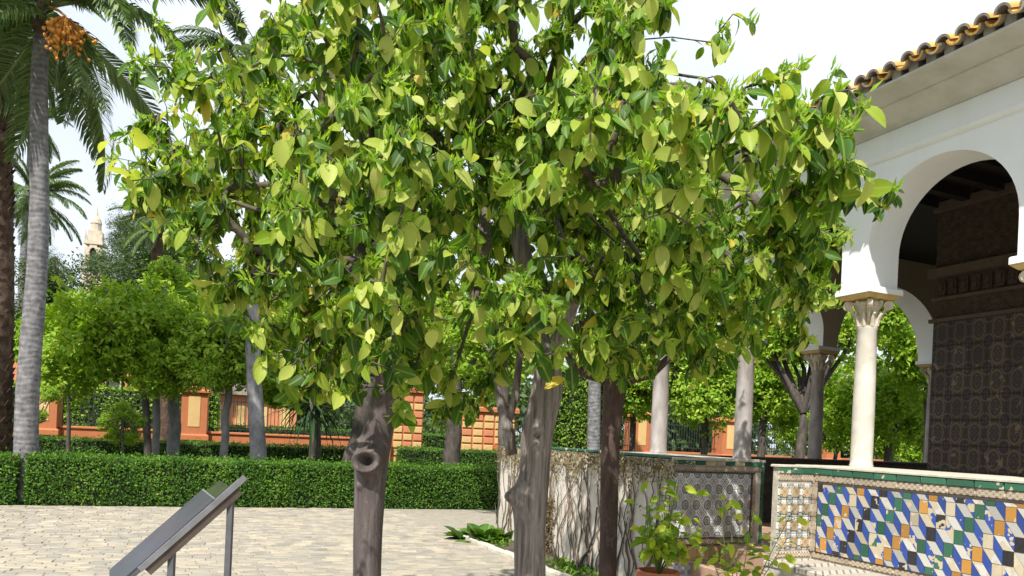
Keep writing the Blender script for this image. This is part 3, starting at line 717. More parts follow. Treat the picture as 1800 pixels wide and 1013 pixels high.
# roof: pyramid slab, tiles at the eaves as single pieces, the courses behind as one sheet
rf = MB(); e = 0.66; ap = (CM, CT, 5.95)
cs4 = [(-e, -4.62 - e, 4.428), (-e, 3.08 + e, 4.428), (7.70 + e, 3.08 + e, 4.428), (7.70 + e, -4.62 - e, 4.428)]
rf.add(cs4 + [ap], [(0, 4, 1), (1, 4, 2), (2, 4, 3), (3, 4, 0)])
roof = rf.build('roof', MATS['rooftile_under'], pav)
SL = math.atan2(5.95 - 4.428, CM + e)
def half_tile(r0, r1, L, up, th=0.016):
    """curved tile along +x, convex up or down; outer/top faces glazed"""
    V, Fc, MI = [], [], []; n = 10
    for x, r in ((0, r0), (L, r1)):
        for rr in (r, r - th):
            for j in range(n + 1):
                a = math.pi * j / n; V.append((x, -rr * math.cos(a), (1 if up else -1) * rr * math.sin(a) * 0.92))
    m = n + 1
    for j in range(n):
        o0, o1, i0, i1 = j, 2*m + j, m + j, 3*m + j
        Fc.append((o0, o0+1, o1+1, o1)); MI.append(0 if up else 1)
        Fc.append((i0+1, i0, i1, i1+1)); MI.append(1 if up else 0)
        Fc.append((o0, i0, i0+1, o0+1)); MI.append(1 if up else 0)
    me = bpy.data.meshes.new('roof_tile'); me.from_pydata(V, [], Fc); me.materials.append(MATS['rooftile']); me.materials.append(MATS['rooftile_under'])
    me.polygons.foreach_set('material_index', MI); me.polygons.foreach_set('use_smooth', [True] * len(Fc)); me.set_sharp_from_angle(angle=0.9); me.update(); return me
me_cov, me_pan = half_tile(0.058, 0.050, 0.44, True), half_tile(0.055, 0.062, 0.44, False)
nt = 60; sp = 0.141
for i in range(nt):
    y = 3.60 - i * sp + rng.normal() * 0.006
    for me, dy, dz, dx in ((me_cov, 0, 0.060, 0.0), (me_pan, sp / 2, 0.068, 0.02)):
        o = link('roof_tile', me, roof); o.location = (-0.775 + dx + rng.normal() * 0.012, y + dy, 4.425 + dz + rng.normal() * 0.005)
        o.rotation_euler = (rng.normal() * 0.04, -SL + rng.normal() * 0.02, rng.normal() * 0.03)
mbm = MB()
for i in range(nt):                                          # mortar beds in the eave tiles
    y = 3.60 - i * sp; mbm.lathe([(0.012, 0)], 3) if False else None
    mbm.box(-0.70, -0.40, y - 0.038, y + 0.038, 4.428, 4.495)
mbm.build('eave_mortar', MATS['rooftile_under'], roof)
cvr = MB()
for k in range(4):
    fm = side_map(k)
    for i in range(58):
        y = 3.4 - i * sp
        x1 = min(CM - abs(y - CT) * 0.0, CM); 
        reach = (CM + e) - max(0.0, abs(y - CT) - 0.0)
        x0 = -0.36; xe = -e + (CM + e) * min(1.0, max(0.06, 1 - abs(y - CT) / (3.85 + e)))
        if xe <= x0 + 0.1: continue
        sl = (5.95 - 4.428) / (CM + e)
        V = [fm((x, y + dy, 4.428 + (x + e) * sl + dz)) for x in (x0, xe) for dy, dz in ((-0.058, 0.0), (-0.04, 0.058), (0, 0.08), (0.04, 0.058), (0.058, 0.0))]
        cvr.add(V, [(j, j+1, j+6, j+5) for j in range(4)] + [(4, 3, 2, 1, 0)])
tag(cvr.build('tile_courses', MATS['rooftile'], roof, ang=60), kind='stuff')
# ceiling, floor, cella
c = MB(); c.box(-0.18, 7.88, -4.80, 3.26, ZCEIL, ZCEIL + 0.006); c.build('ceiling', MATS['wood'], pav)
mb = MB(); mb.box(TH + 0.02, 2.0, -0.045, 0.045, ZCEIL - 0.11, ZCEIL - 0.002); me_j = mb.mesh('ceiling_joist', MATS['wood'])
for i in range(20):
    o = link('ceiling_joist', me_j, pav); o.location = (0, 2.7 - 0.36 * i, 0)
f = MB(); f.box(0.192, 7.9, -4.81, 3.27, 0.0, ZFL - 0.004); f.build('plinth', MATS['stonecap'], pav)
mb = MB(); mb.box(-0.118, 0.118, -0.118, 0.118, 0, 0.012, 0.004); me_ft = mb.mesh('floor_tile', MATS['terracotta_floor'])
fl = MB(); fl.box(0.2, 7.85, -4.75, 3.2, ZFL - 0.003, ZFL); flo = fl.build('floor', MATS['mortar'], pav)
for i in range(8):
    for j in range(14):
        o = link('floor_tile', me_ft, flo); o.location = (0.34 + 0.242 * i, 2.72 - 0.242 * j, ZFL)
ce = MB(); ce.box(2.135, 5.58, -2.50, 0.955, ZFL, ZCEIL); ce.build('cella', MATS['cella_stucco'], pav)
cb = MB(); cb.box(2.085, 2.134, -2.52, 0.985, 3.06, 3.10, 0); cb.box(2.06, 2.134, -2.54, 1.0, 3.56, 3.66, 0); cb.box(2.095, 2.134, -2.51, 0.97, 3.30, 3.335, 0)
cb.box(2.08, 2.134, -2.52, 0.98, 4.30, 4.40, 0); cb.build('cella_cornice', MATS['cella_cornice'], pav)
cf = MB()
for i in range(26):                                          # carved frieze niches
    y = 0.86 - i * 0.13; cf.box(2.105, 2.134, y - 0.045, y + 0.045, 3.36, 3.52, 0); cf.box(2.09, 2.134, y - 0.02, y + 0.02, 3.39, 3.49, 0)
cf.build('carved_frieze', MATS['cella_stucco'], pav)
def flat_tile(name, w, h, th, mat, axis):
    """tile plate; axis 'm': faces -m, width along t; axis 't': faces -t, width along m. origin at lower corner"""
    c = min(0.006, w * 0.08)
    if axis == 'm':
        P = lambda u, v, d: (-d, -u, v)
    else: P = lambda u, v, d: (u, -d, v)
    V = [P(0, 0, 0), P(w, 0, 0), P(w, h, 0), P(0, h, 0), P(c, c, th), P(w - c, c, th), P(w - c, h - c, th), P(c, h - c, th)]
    Fc = [(4, 5, 6, 7), (0, 1, 5, 4), (1, 2, 6, 5), (2, 3, 7, 6), (3, 0, 4, 7)]
    me = bpy.data.meshes.new(name); me.from_pydata(V, [], Fc); uv = me.uv_layers.new(name='UVMap')
    q = {0: (0, 0), 1: (1, 0), 2: (1, 1), 3: (0, 1), 4: (0, 0), 5: (1, 0), 6: (1, 1), 7: (0, 1)}
    for lp in me.loops: uv.data[lp.index].uv = q[lp.vertex_index]
    me.materials.append(mat); me.update(); return me
def put(me, m, t, z, parent=None, name=None):
    o = link(name or me.name.split('.')[0], me, parent or pav); o.location = (m, t, z); return o
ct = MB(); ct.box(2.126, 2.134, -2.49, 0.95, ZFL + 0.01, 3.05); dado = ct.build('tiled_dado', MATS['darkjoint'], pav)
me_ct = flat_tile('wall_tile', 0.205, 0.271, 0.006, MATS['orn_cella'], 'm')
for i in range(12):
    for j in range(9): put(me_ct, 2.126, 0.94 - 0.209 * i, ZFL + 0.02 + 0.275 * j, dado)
# parapet with the rhombus tiling
L0, TC = -0.61, -0.055
w = MB(); w.box(L0, 0.19, -4.70, 0.14, 0.0, 1.436); par = w.build('parapet', MATS['mortar'], pav)
w = MB(); w.box(L0 - 0.020, 0.20, -4.72, 0.15, 1.437, ZP, 0.006); w.build('coping', MATS['stonecap'], par)
def clip(poly, x0, x1, z0, z1):
    for ax, lim, sg in ((0, x0, 1), (0, x1, -1), (1, z0, 1), (1, z1, -1)):
        out = []
        for i in range(len(poly)):
            a, b = poly[i - 1], poly[i]; da, db = sg * (a[ax] - lim), sg * (b[ax] - lim)
            if (da < 0) != (db < 0):
                t = da / (da - db); out.append((a[0] + (b[0] - a[0]) * t, a[1] + (b[1] - a[1]) * t))
            if db >= 0: out.append(b)
        poly = out
        if len(poly) < 3: return None
    return poly
def area(p): return abs(sum(p[i-1][0] * p[i][1] - p[i][0] * p[i-1][1] for i in range(len(p)))) / 2
def poly_tile(name, poly, mat, m, t0, parent, th, inset=0.0022):
    """polygon in (u along -t, z) on the plane facing -m"""
    if sum(poly[i-1][0] * poly[i][1] - poly[i][0] * poly[i-1][1] for i in range(len(poly))) < 0: poly = poly[::-1]
    cx = sum(p[0] for p in poly) / len(poly); cz = sum(p[1] for p in poly) / len(poly); n = len(poly)
    ins = []
    for p in poly:
        d = math.hypot(p[0] - cx, p[1] - cz); k = max(0.0, 1 - inset * 1.4 / max(d, 1e-4)); ins.append((cx + (p[0] - cx) * k, cz + (p[1] - cz) * k))
    V = [(0, -(p[0] - cx), p[1] - cz) for p in poly] + [(-th, -(p[0] - cx), p[1] - cz) for p in ins]
    V[:n] = [(0, -(p[0] - cx), p[1] - cz) for p in ins]
    Fc = [tuple(range(n, 2 * n))] + [(i, (i + 1) % n, n + (i + 1) % n, n + i) for i in range(n)]
    me = bpy.data.meshes.new(name); me.from_pydata(V, [], Fc); me.materials.append(mat); me.update()
    o = link(name, me, parent); o.location = (m, t0 - cx, cz)
    o.rotation_euler = (0, rng.normal() * 0.006, rng.normal() * 0.008); return o
U0, U1, Z0, Z1 = 0.06, 2.05, 0.735, 1.305                   # field, u measured from the inner corner
w = MB(); w.box(L0 - 0.004, L0 - 0.001, TC - U1, TC - U0, Z0, Z1); w.build('tile_bed', MATS['mortar'], par)
tw, thh, sx, sy = 0.070, 0.097, 0.066, 0.092
diag = {}
for i in range(-24, 44):
    for j in range(-30, 30):
        ox = U0 - 0.02 + i * (tw + sx) + j * tw; oz = Z1 + 0.03 - i * sy + j * thh     # top-left of the upright piece
        if ox < U0 - 0.3 or ox > U1 + 0.3 or oz < Z0 - 0.3 or oz > Z1 + 0.4: continue
        key = i
        if key not in diag: diag[key] = ['t_black', 't_green', 't_ochre'][key % 3]
        for nm, poly, mt in (('upright', [(0, 0), (tw, 0), (tw, -thh), (0, -thh)], diag[key]),
                             ('blue', [(tw, 0), (tw, -thh), (tw + sx, -thh - sy), (tw + sx, -sy)], 't_blue'),
                             ('white', [(0, 0), (tw, 0), (tw - sx, sy), (-sx, sy)], 't_white')):
            q = clip([(ox + a, oz + b) for a, b in poly], U0 + 0.002, U1 - 0.002, Z0 + 0.002, Z1 - 0.002)
            if q and area(q) > 2.5e-4:
                m2 = 't_clay' if rng.random() < (0.07 if nm != 'blue' else 0.03) else mt
                if nm == 'upright' and rng.random() < 0.04: m2 = rng.choice(['t_ochre', 't_green', 't_black'])
                poly_tile('rhomb_tile' if nm != 'upright' else 'square_tile', q, MATS[m2], L0 - 0.004, TC, par, 0.007 + rng.random() * 0.0035)
me_g = [flat_tile('coping_tile', 0.198, 0.054, 0.014, MATS['t_green'], 'm')]
me_f = flat_tile('frieze_tile', 0.196, 0.056, 0.008, MATS['orn_frieze'], 'm')
me_fb = flat_tile('border_tile', 0.196, 0.05, 0.007, MATS['orn_frieze'], 'm')
for i in range(22):
    put(me_g[0], L0 - 0.001, TC - 0.002 - 0.2 * i, 1.381, par)
    put(me_f, L0 - 0.001, TC - 0.012 - 0.2 * i, 1.322, par)
    put(me_fb, L0 - 0.001, TC - 0.012 - 0.2 * i, 0.678, par)
w = MB(); w.box(L0 - 0.012, L0 - 0.0015, TC - U1, TC - 0.05, 1.3075, 1.3195); w.box(L0 - 0.010, L0 - 0.0015, TC - U1, TC - 0.05, 0.7285, 0.734)
w.box(L0 - 0.010, L0 - 0.0015, TC - U0 + 0.001, TC - 0.052, 0.7345, 1.307); w.build('dark_fillet', MATS['darkjoint'], par)
me_fv = flat_tile('frieze_tile', 0.044, 0.145, 0.010, MATS['orn_frieze'], 'm')
for j in range(4): put(me_fv, L0 - 0.001, TC - 0.006, 0.732 + 0.147 * j, par)
# bench seat
w = MB(); w.box(-1.12, L0 - 0.002, -4.7, TC - 0.002, 0.0, 0.63); bench = w.build('bench', MATS['stonecap'], pav)
w = MB(); w.box(-1.13, L0 - 0.012, -4.68, TC - 0.004, 0.631, 0.668, 0.006); w.build('seat', MATS['herring'], bench)
# cheek wall with small relief tiles (near side of the passage)
w = MB(); w.box(-1.01, L0 - 0.001, TC, 0.0, 0.0, 1.436); cheek = w.build('cheek_wall', MATS['mortar'], pav)
w = MB(); w.box(-1.03, L0 - 0.022, TC - 0.018, 0.012, 1.437, ZP, 0.006); w.build('coping', MATS['stonecap'], cheek)
me_gt = flat_tile('coping_tile', 0.126, 0.054, 0.014, MATS['t_green'], 't')
me_ft2 = flat_tile('frieze_tile', 0.126, 0.056, 0.008, MATS['orn_frieze'], 't')
for i in range(3):
    put(me_gt, -1.005 + 0.128 * i, TC - 0.001, 1.381, cheek); put(me_ft2, -1.005 + 0.128 * i, TC - 0.001, 1.322, cheek)
me_bt = flat_tile('border_tile', 0.128, 0.136, 0.004, MATS['orn_blue'], 't'); me_rt = flat_tile('relief_tile', 0.088, 0.092, 0.008, MATS['orn_small'], 't')
for i in range(3):
    for j in range(4):
        if 1.305 - 0.146 * (j + 1) < 0.69: continue
        if i < 3: put(me_bt, -1.005 + 0.124 * i + 0.001, TC - 0.001, 1.303 - 0.140 * (j + 1), cheek); put(me_rt, -0.985 + 0.124 * i, TC - 0.006, 1.325 - 0.140 * (j + 1), cheek)
me_fv2 = flat_tile('frieze_tile', 0.03, 0.145, 0.012, MATS['orn_frieze'], 't')
for j in range(4): put(me_fv2, L0 - 0.034, TC - 0.006, 0.732 + 0.147 * j, cheek)
me_b2 = flat_tile('border_tile', 0.126, 0.046, 0.007, MATS['orn_frieze'], 't')
for i in range(3): put(me_b2, -1.005 + 0.128 * i, TC - 0.001, 0.682, cheek)
# passage steps
for i, (a, b, z) in enumerate(((-0.45, 0.19, 0.578), (-0.80, -0.451, 0.40), (-1.15, -0.801, 0.21))):
    w = MB(); w.box(a, b, 0.145 if a > -0.6 else 0.005, 1.305, 0.0, z, 0.01); w.build('step', MATS['terracotta_floor'], pav)
# far cheek + creeper wall
TP = 1.31
w = MB(); w.box(-1.05, 0.10, TP, 3.28, 0.0, 1.430); low = w.build('garden_wall', MATS['vineplaster'], pav)
w = MB(); w.box(-1.05, -0.72, 3.281, 5.66, 0.0, 1.430); w.build('garden_wall', MATS['vineplaster'], pav)
mb = MB(); mb.box(-0.345, 0.02, 0.004, 0.236, 0, 0.03, 0.006); me_wc = mb.mesh('coping_tile', MATS['t_green'])
for i in range(18):
    o = put(me_wc, -0.725, 1.44 + 0.24 * i - 0.11, 1.431, low); o.rotation_euler = (rng.normal() * 0.01, 0.03, rng.normal() * 0.01)
w = MB(); w.box(-0.70, 0.11, TP - 0.012, 3.27, 1.431, ZP, 0.005); w.build('coping', MATS['stonecap'], low)
w = MB(); w.box(-1.072, -0.702, TP - 0.012, TP + 0.015, 1.431, ZP, 0.005); w.build('coping', MATS['stonecap'], low)
NP = 9; WP = 1.145 / NP
me_t1 = flat_tile('coping_tile', WP - 0.003, 0.046, 0.012, MATS['t_green'], 't'); me_t1c = flat_tile('coping_tile', WP - 0.003, 0.046, 0.010, MATS['t_clay'], 't')
me_t2 = flat_tile('frieze_tile', WP - 0.003, 0.056, 0.008, MATS['orn_frieze'], 't')
for i in range(NP):
    put(me_t1c if i in (3, 4, 6) else me_t1, -1.048 + WP * i, TP - 0.001, 1.382, low); put(me_t2, -1.048 + WP * i, TP - 0.001, 1.322, low)
w = MB(); w.box(-1.03, -0.02, TP - 0.010, TP - 0.001, 1.303, 1.319); w.box(-0.068, -0.052, TP - 0.010, TP - 0.001, 0.66, 1.3025); w.box(-1.03, -0.02, TP - 0.008, TP - 0.001, 0.640, 0.652)
w.box(-1.03, -0.02, TP - 0.008, TP - 0.001, 0.566, 0.580); w.build('dark_fillet', MATS['darkjoint'], low)
me_ab2 = flat_tile('arabesque_tile', 0.137, 0.157, 0.006, MATS['orn_blue'], 't')
for i in range(7):
    for j in range(4): put(me_ab2, -1.040 + 0.139 * i, TP - 0.001, 0.662 + 0.160 * j, low)
me_vf = flat_tile('frieze_tile', 0.045, 0.157, 0.008, MATS['orn_frieze'], 't'); me_vg = flat_tile('edge_tile', 0.036, 0.190, 0.014, MATS['t_green'], 't')
for j in range(4): put(me_vf, 0.002 - 0.05, TP - 0.001, 0.662 + 0.160 * j, low)
for j in range(7): put(me_vg, 0.062, TP - 0.001, 0.05 + 0.193 * j, low)
me_fr2 = flat_tile('frieze_tile', WP - 0.003, 0.055, 0.007, MATS['orn_frieze'], 't'); me_oc = flat_tile('relief_tile', 0.152, 0.150, 0.006, MATS['orn_ochre'], 't'); me_st = flat_tile('band_tile', 0.152, 0.095, 0.007, MATS['orn_step'], 't')
for i in range(8): put(me_fr2, -1.048 + WP * i, TP - 0.001, 0.583, low)
for i in range(7):
    put(me_oc, -1.048 + 0.155 * i, TP - 0.001, 0.412, low)
    for j in range(4): put(me_st, -1.048 + 0.155 * i, TP - 0.001, 0.012 + 0.098 * j, low)
# far parapet, right and near parapets
for k, (a, b) in ((1, (-4.60, 2.9)), (2, (-4.60, 2.9)), (3, (-4.2, 2.9))):
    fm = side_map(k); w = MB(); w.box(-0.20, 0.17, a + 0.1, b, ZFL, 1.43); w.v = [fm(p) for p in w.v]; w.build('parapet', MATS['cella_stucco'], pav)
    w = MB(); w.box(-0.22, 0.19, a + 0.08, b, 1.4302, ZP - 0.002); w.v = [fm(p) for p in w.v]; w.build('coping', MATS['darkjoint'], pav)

# ------------------------------------------------------------------ dry creeper on the garden wall
cr = empty('creeper', loc2w(-1.088, 3.4, 0.06), PAV_ANG)
tag(cr, 'leafless brown creeper stems climbing the weathered white garden wall', 'creeper')
def stem(y0, y1, z1, r0, seed, bend=0.05):
    r = np.random.default_rng(seed); n = 16; ph = r.random() * 6
    pts = [(0.035 - 0.014 + r.normal() * 0.003, y0 + (y1 - y0) * (i / n) ** 1.3 + bend * math.sin(ph + i * 0.75) + r.normal() * 0.014, z1 * i / n) for i in range(n + 1)]
    return pts, [r0 * (1 - 0.55 * i / n) for i in range(n + 1)]
for i in range(46):
    y0 = 2.15 - i * 0.093 + rng.normal() * 0.08; y1 = y0 + rng.normal() * 0.28
    pts, rs = stem(y0, y1, rng.uniform(1.15, 1.36), rng.uniform(0.006, 0.014), 100 + i, rng.uniform(0.015, 0.06))
    mb = MB(); mb.tube(pts, rs, 6)
    for q in range(int(rng.integers(1, 4))):
        k = int(rng.integers(3, 12)); p = Vector(pts[k]); sgn = rng.choice([-1, 1])
        mb.tube([p, p + Vector((0, sgn * 0.05, 0.10)), p + Vector((0, sgn * rng.uniform(0.06, 0.16), rng.uniform(0.25, 0.5)))], [rs[k] * 0.6, rs[k] * 0.5, 0.003], 5)
    mb.build('stem', MATS['vine'] if i % 3 else MATS['twig'], cr, smooth=True)
for (y0, sgn) in ((-1.55, -1), (-1.2, 1), (0.3, 1), (-0.35, -1)):       # thick woody bases
    mb = MB(); pts = [(0.0, y0, -0.05), (0.01, y0 + sgn * 0.05, 0.10), (0.0, y0 + sgn * 0.18, 0.20), (0.01, y0 + sgn * 0.30, 0.42), (0.015, y0 + sgn * 0.33, 0.75)]
    mb.tube(pts, [0.026, 0.02, 0.017, 0.014, 0.009], 8); mb.build('stem', MATS['bark_bg'], cr, smooth=True)
n = 3000
yy = rng.uniform(-2.2, 2.2, n); zz = 1.38 - np.abs(rng.normal(size=n)) * 0.10 * (1 + 0.8 * np.sin(yy * 5.0) ** 2); P = np.stack([-0.02 + 0.05 * rng.random(n) - 0.10 * rng.random(n) ** 2, yy, zz], 1)
v, t, uu, aa = leaves_arrays(P, unit(n) * 0.6 + np.array([-0.2, 0, -0.7]), unit(n) + np.array([-1, 0, 0.5]), rng.uniform(0.02, 0.05, n), rng.random(n), SMALL_T, rng.integers(0, 2, n))
tag(link('dry_leaves', np_mesh('dry_leaves', v, t, MATS['dry'], uu, aa), cr), kind='stuff')
n = 500; P = np.stack([rng.uniform(-0.04, 0.03, n), rng.normal(size=n) * 0.10 + 0.55, rng.uniform(0.0, 0.75, n)], 1)
v, t, uu, aa = leaves_arrays(P, unit(n), unit(n), rng.uniform(0.03, 0.06, n), rng.random(n) * 0.4, SMALL_T, rng.integers(0, 2, n))
tag(link('dry_leaves', np_mesh('dry_leaves', v, t, MATS['dry'], uu, aa), cr), kind='stuff')
# low weeds in the bed
n = 700; tt = rng.uniform(1.1, 5.9, n); mm = rng.uniform(-1.5, -1.1, n)
P = np.array([list(loc2w(a, b, 0.06)) for a, b in zip(mm, tt)]); keepw = (np.sin(tt * 2.7) + rng.normal(size=n) * 0.4) > 0.1; P = P[keepw]; n = len(P)
v, t, uu, aa = leaves_arrays(P, unit(n) + np.array([0, 0, 0.9]), unit(n), rng.uniform(0.04, 0.10, n), rng.random(n), SMALL_T, rng.integers(0, 2, n))
tag(link('weeds', np_mesh('weeds', v, t, MATS['hedgeleaf'], uu, aa)), 'low green weeds sprouting from the soil bed along the garden wall', 'weeds', kind='stuff')

# ------------------------------------------------------------------ hedges
def hedge(label, p0, p1, depth, height, density, seed, cat='hedge', leaf=(0.036, 0.064), mat='hedgeleaf', wob=0.055, group=None, name='clipped_hedge'):
    r = np.random.default_rng(seed); p0, p1 = Vector(p0), Vector(p1); d = (p1 - p0); Lh = d.length; d.normalize(); nn = Vector((-d.y, d.x, 0))
    root = empty(name, p0, math.atan2(d.y, d.x)); tag(root, label, cat, group)
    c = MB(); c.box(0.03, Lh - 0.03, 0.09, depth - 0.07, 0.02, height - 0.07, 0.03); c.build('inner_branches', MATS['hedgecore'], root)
    f = wave_noise(seed, 20, 3, 4)
    nf, ntp, ns = int(Lh * height * density), int(Lh * depth * density * 0.8), int(depth * height * density)
    def shell(n, kind):
        u = r.random(n) * Lh; v = r.random(n) ** 0.88; off = np.abs(r.normal(size=n)) * 0.055
        if kind == 'front': P = np.stack([u, off + wob * f(u * 0.0, u + v * 1.3), v * height], 1); O = np.tile([0, -1, 0.35], (n, 1))
        elif kind == 'back': P = np.stack([u, depth - off, v * height], 1); O = np.tile([0, 1, 0.35], (n, 1))
        elif kind == 'top': P = np.stack([u, v * depth, height - off + wob * 1.2 * f(u * 0.0, u * 1.4 + v)], 1); O = np.tile([0, 0, 1.0], (n, 1))
        else:
            x = (Lh - off) if kind == 'end1' else off; P = np.stack([x, v * depth, r.random(n) * height], 1); O = np.tile([1.0 if kind == 'end1' else -1.0, 0, 0.3], (n, 1))
        return P, O
    stray = [(np.stack([(u0 := r.random(ntp // 14) * Lh), r.random(ntp // 14) * depth, height + np.abs(r.normal(size=ntp // 14)) * 0.045 * (0.4 + np.abs(np.sin(u0 * 2.1)))], 1), np.tile([0, 0, 1.0], (ntp // 14, 1)))]
    parts = stray + [shell(nf, 'front'), shell(nf // 3, 'back'), shell(ntp, 'top'), shell(ns, 'end0'), shell(ns, 'end1')]
    P = np.concatenate([a for a, b in parts]); O = np.concatenate([b for a, b in parts]); n = len(P)
    D = unit(n) * 0.9 + O * 0.5 + np.array([0, 0, 0.3]); Nn = O + unit(n) * 0.8
    tone = np.clip(0.42 + 0.2 * f(P[:, 2] * 2, P[:, 0] * 1.7) + r.normal(size=n) * 0.22, 0, 1)
    v, t, uu, aa = leaves_arrays(P, D, Nn, r.uniform(*leaf, n), tone, SMALL_T, r.integers(0, 2, n))
    tag(link('foliage', np_mesh('foliage', v, t, MATS[mat], uu, aa), root), kind='stuff')
    return root
palm_foot = h0 + hdir * ((gnd(33, 891) - h0).dot(hdir)) + hnrm * 0.48
sp_ = (palm_foot - h0).dot(hdir)
hedge('short clipped green hedge running from the shaggy brown palm to the ringed grey palm', h0 - hdir * 3.0 + hnrm * 0.02, h0 + hdir * (sp_ - 0.06) + hnrm * 0.02, 0.85, 0.88, 1900, 11)
hedge('long clipped green hedge edging the brick paving beyond the orange trees', h0 + hdir * (sp_ + 0.07) + hnrm * 0.02, h1 + hdir * 3.4 + hnrm * 0.02, 0.85, 0.90, 1900, 12)
FO = at(80, 730, 25); FO.z = 0                              # orange boundary wall line
def fw(s, off=0.0, z=0.0): return FO + hdir * s + hnrm * off + Vector((0, 0, z))
hedge('dark clipped hedge at the foot of the orange boundary wall', fw(-6, -2.2), fw(11.2, -2.2), 0.9, 0.92, 500, 13, leaf=(0.05, 0.085))
hedge('dark clipped hedge before the orange gate piers', fw(11.6, -2.2), fw(18, -2.2), 0.9, 0.98, 500, 14, leaf=(0.05, 0.085))
hedge('broad dark hedge on the far side of the orange boundary wall', fw(5.6, 3.2), fw(17, 3.2), 1.0, 1.50, 320, 16, leaf=(0.06, 0.1))
hedge('taller shaggy hedge between the two orange piers, behind the railings', fw(-8, 3.2), fw(5.2, 3.2), 1.2, 2.75, 260, 17, leaf=(0.09, 0.15), mat='bgleaf', wob=0.2)
hedge('tall dense clipped hedge screening the garden behind the creeper wall', at(972, 790, 21).xy.to_3d(), at(1066, 790, 21.6).xy.to_3d(), 1.2, 3.6, 420, 15, leaf=(0.06, 0.1), mat='bgleaf')

# ------------------------------------------------------------------ orange boundary wall with piers, railings
wall_root = empty('boundary_wall', fw(-6), math.atan2(hdir.y, hdir.x)); tag(wall_root, 'long low orange boundary wall with iron railings behind the hedges', 'wall')
w = MB(); w.box(0, 17.6, -0.18, 0.18, 0, 1.20); w.build('base', MATS['orangewall'], wall_root)
w = MB(); w.box(0, 17.6, -0.23, 0.23, 1.201, 1.27, 0.02); w.build('ledge', MATS['orangewall'], wall_root)
w = MB(); w.box(21.8, 42, -0.18, 0.18, 0, 1.20); w.build('base', MATS['orangewall'], wall_root)
def rail(x0, x1):
    w = MB()
    for z in (1.36, 2.35): w.box(x0, x1, -0.02, 0.02, z, z + 0.04)
    k = x0
    while k < x1: w.box(k, k + 0.022, -0.011, 0.011, 1.27, 2.5); k += 0.13
    tag(w.build('railing', MATS['iron'], wall_root), kind='stuff')
rail(0.5, 5.6); rail(6.5, 10.2); rail(11.1, 17.6); rail(22, 28); rail(28.8, 32.3); rail(33.1, 38)
PIER = [(0, 'orange wall pier with a pale yellow panel, partly behind the ringed palm'), (4.62, 'orange wall pier with a yellow panel behind the grey garden trunks'),
        (22.3, 'orange and yellow striped pier seen over the creeper wall'), (26.75, 'small orange pier showing between the two grey columns'), (32.5, 'orange pier glimpsed between dark and white columns')]
for i, (s, lab) in enumerate(PIER):
    p = empty('wall_pier', fw(s), math.atan2(hdir.y, hdir.x)); tag(p, lab, 'pier', 'orange piers of the boundary wall')
    w = MB(); w.box(-0.42, 0.42, -0.42, 0.42, 0, 2.62); w.box(-0.50, 0.50, -0.50, 0.50, 0.95, 1.16, 0.05); w.build('shaft', MATS['orangewall'], p)
    w = MB(); w.box(-0.19, 0.19, -0.435, -0.4205, 1.42, 2.48); w.build('panel', MATS['yellowwall'], p)
    w = MB(); w.box(-0.19, 0.19, 0.4205, 0.435, 1.42, 2.48); w.build('panel', MATS['yellowwall'], p)
    w = MB(); w.box(-0.52, 0.52, -0.52, 0.52, 2.6202, 2.74, 0.05); w.box(-0.44, 0.44, -0.44, 0.44, 2.7402, 2.84, 0.08); w.build('cap', MATS['orangewall'], p)
def gate_pier(s, wd, ht, lab):
    p = empty('gate_pier', fw(s, 0.6), math.atan2(hdir.y, hdir.x)); tag(p, lab, 'gate pier')
    w = MB(); w.box(-wd / 2, wd / 2, -0.5, 0.5, 0, ht); w.build('core', MATS['orangewall'], p)
    nb = max(2, int(round(wd / 0.42))); bw_ = wd / nb; bh = 0.30
    mb = MB(); mb.add([(-bw_*0.43,0,-bh*0.40),(bw_*0.43,0,-bh*0.40),(bw_*0.43,0,bh*0.40),(-bw_*0.43,0,bh*0.40),(-bw_*0.38,-0.05,-bh*0.34),(bw_*0.38,-0.05,-bh*0.34),(bw_*0.38,-0.05,bh*0.34),(-bw_*0.38,-0.05,bh*0.34)],
                      [(4,5,6,7),(0,1,5,4),(1,2,6,5),(2,3,7,6),(3,0,4,7)])
    mA, mB_ = mb.mesh('block', MATS['yellowwall']), mb.mesh('block', MATS['housewall'])
    for j in range(int(ht / bh)):
        for k in range(nb):
            o = link('block', mA if rng.random() < 0.6 else mB_, p); o.location = (-wd / 2 + bw_ * (k + 0.5), -0.502, bh * (j + 0.5))
    w = MB(); w.box(-wd/2 - 0.1, wd/2 + 0.1, -0.62, 0.62, ht + 0.001, ht + 0.2, 0.05); w.build('cap', MATS['orangewall'], p)
gate_pier(12.1, 1.55, 3.1, 'orange gate pier of raised yellow blocks beside the knotted trunk')
gate_pier(15.6, 2.3, 2.5, 'wide yellow and orange block gate pier left of the gnarled trunk')
# a far garden building with orange walls and yellow bays
hb = empty('garden_building', fw(9.5, 16), math.atan2(hdir.y, hdir.x)); tag(hb, 'distant orange garden building with yellow bays and a tiled roof', 'building')
w = MB(); w.box(-5.3, -0.6, 0, 4, 0, 3.2); w.build('wall', MATS['housewall'], hb)
for i in range(4):
    w = MB(); w.box(-5.1 + 1.2 * i, -4.6 + 1.2 * i, -0.06, -0.002, 0.4, 2.6); w.build('bay', MATS['yellowwall'], hb)
w = MB(); w.prism([(-5.7, 3.2), (-0.2, 3.2), (-1.0, 3.8), (-4.9, 3.8)], -0.4, 4.4); w.build('roof', MATS['rooftile_under'], hb)
hb2 = empty('house', at(150, 700, 42).xy.to_3d(), math.atan2(hdir.y, hdir.x)); tag(hb2, 'orange house wall glimpsed through the garden tree beside the palms', 'house')
w = MB(); w.box(-4.2, 4.5, 0, 5, 0, 5.4); w.build('wall', MATS['housewall'], hb2)
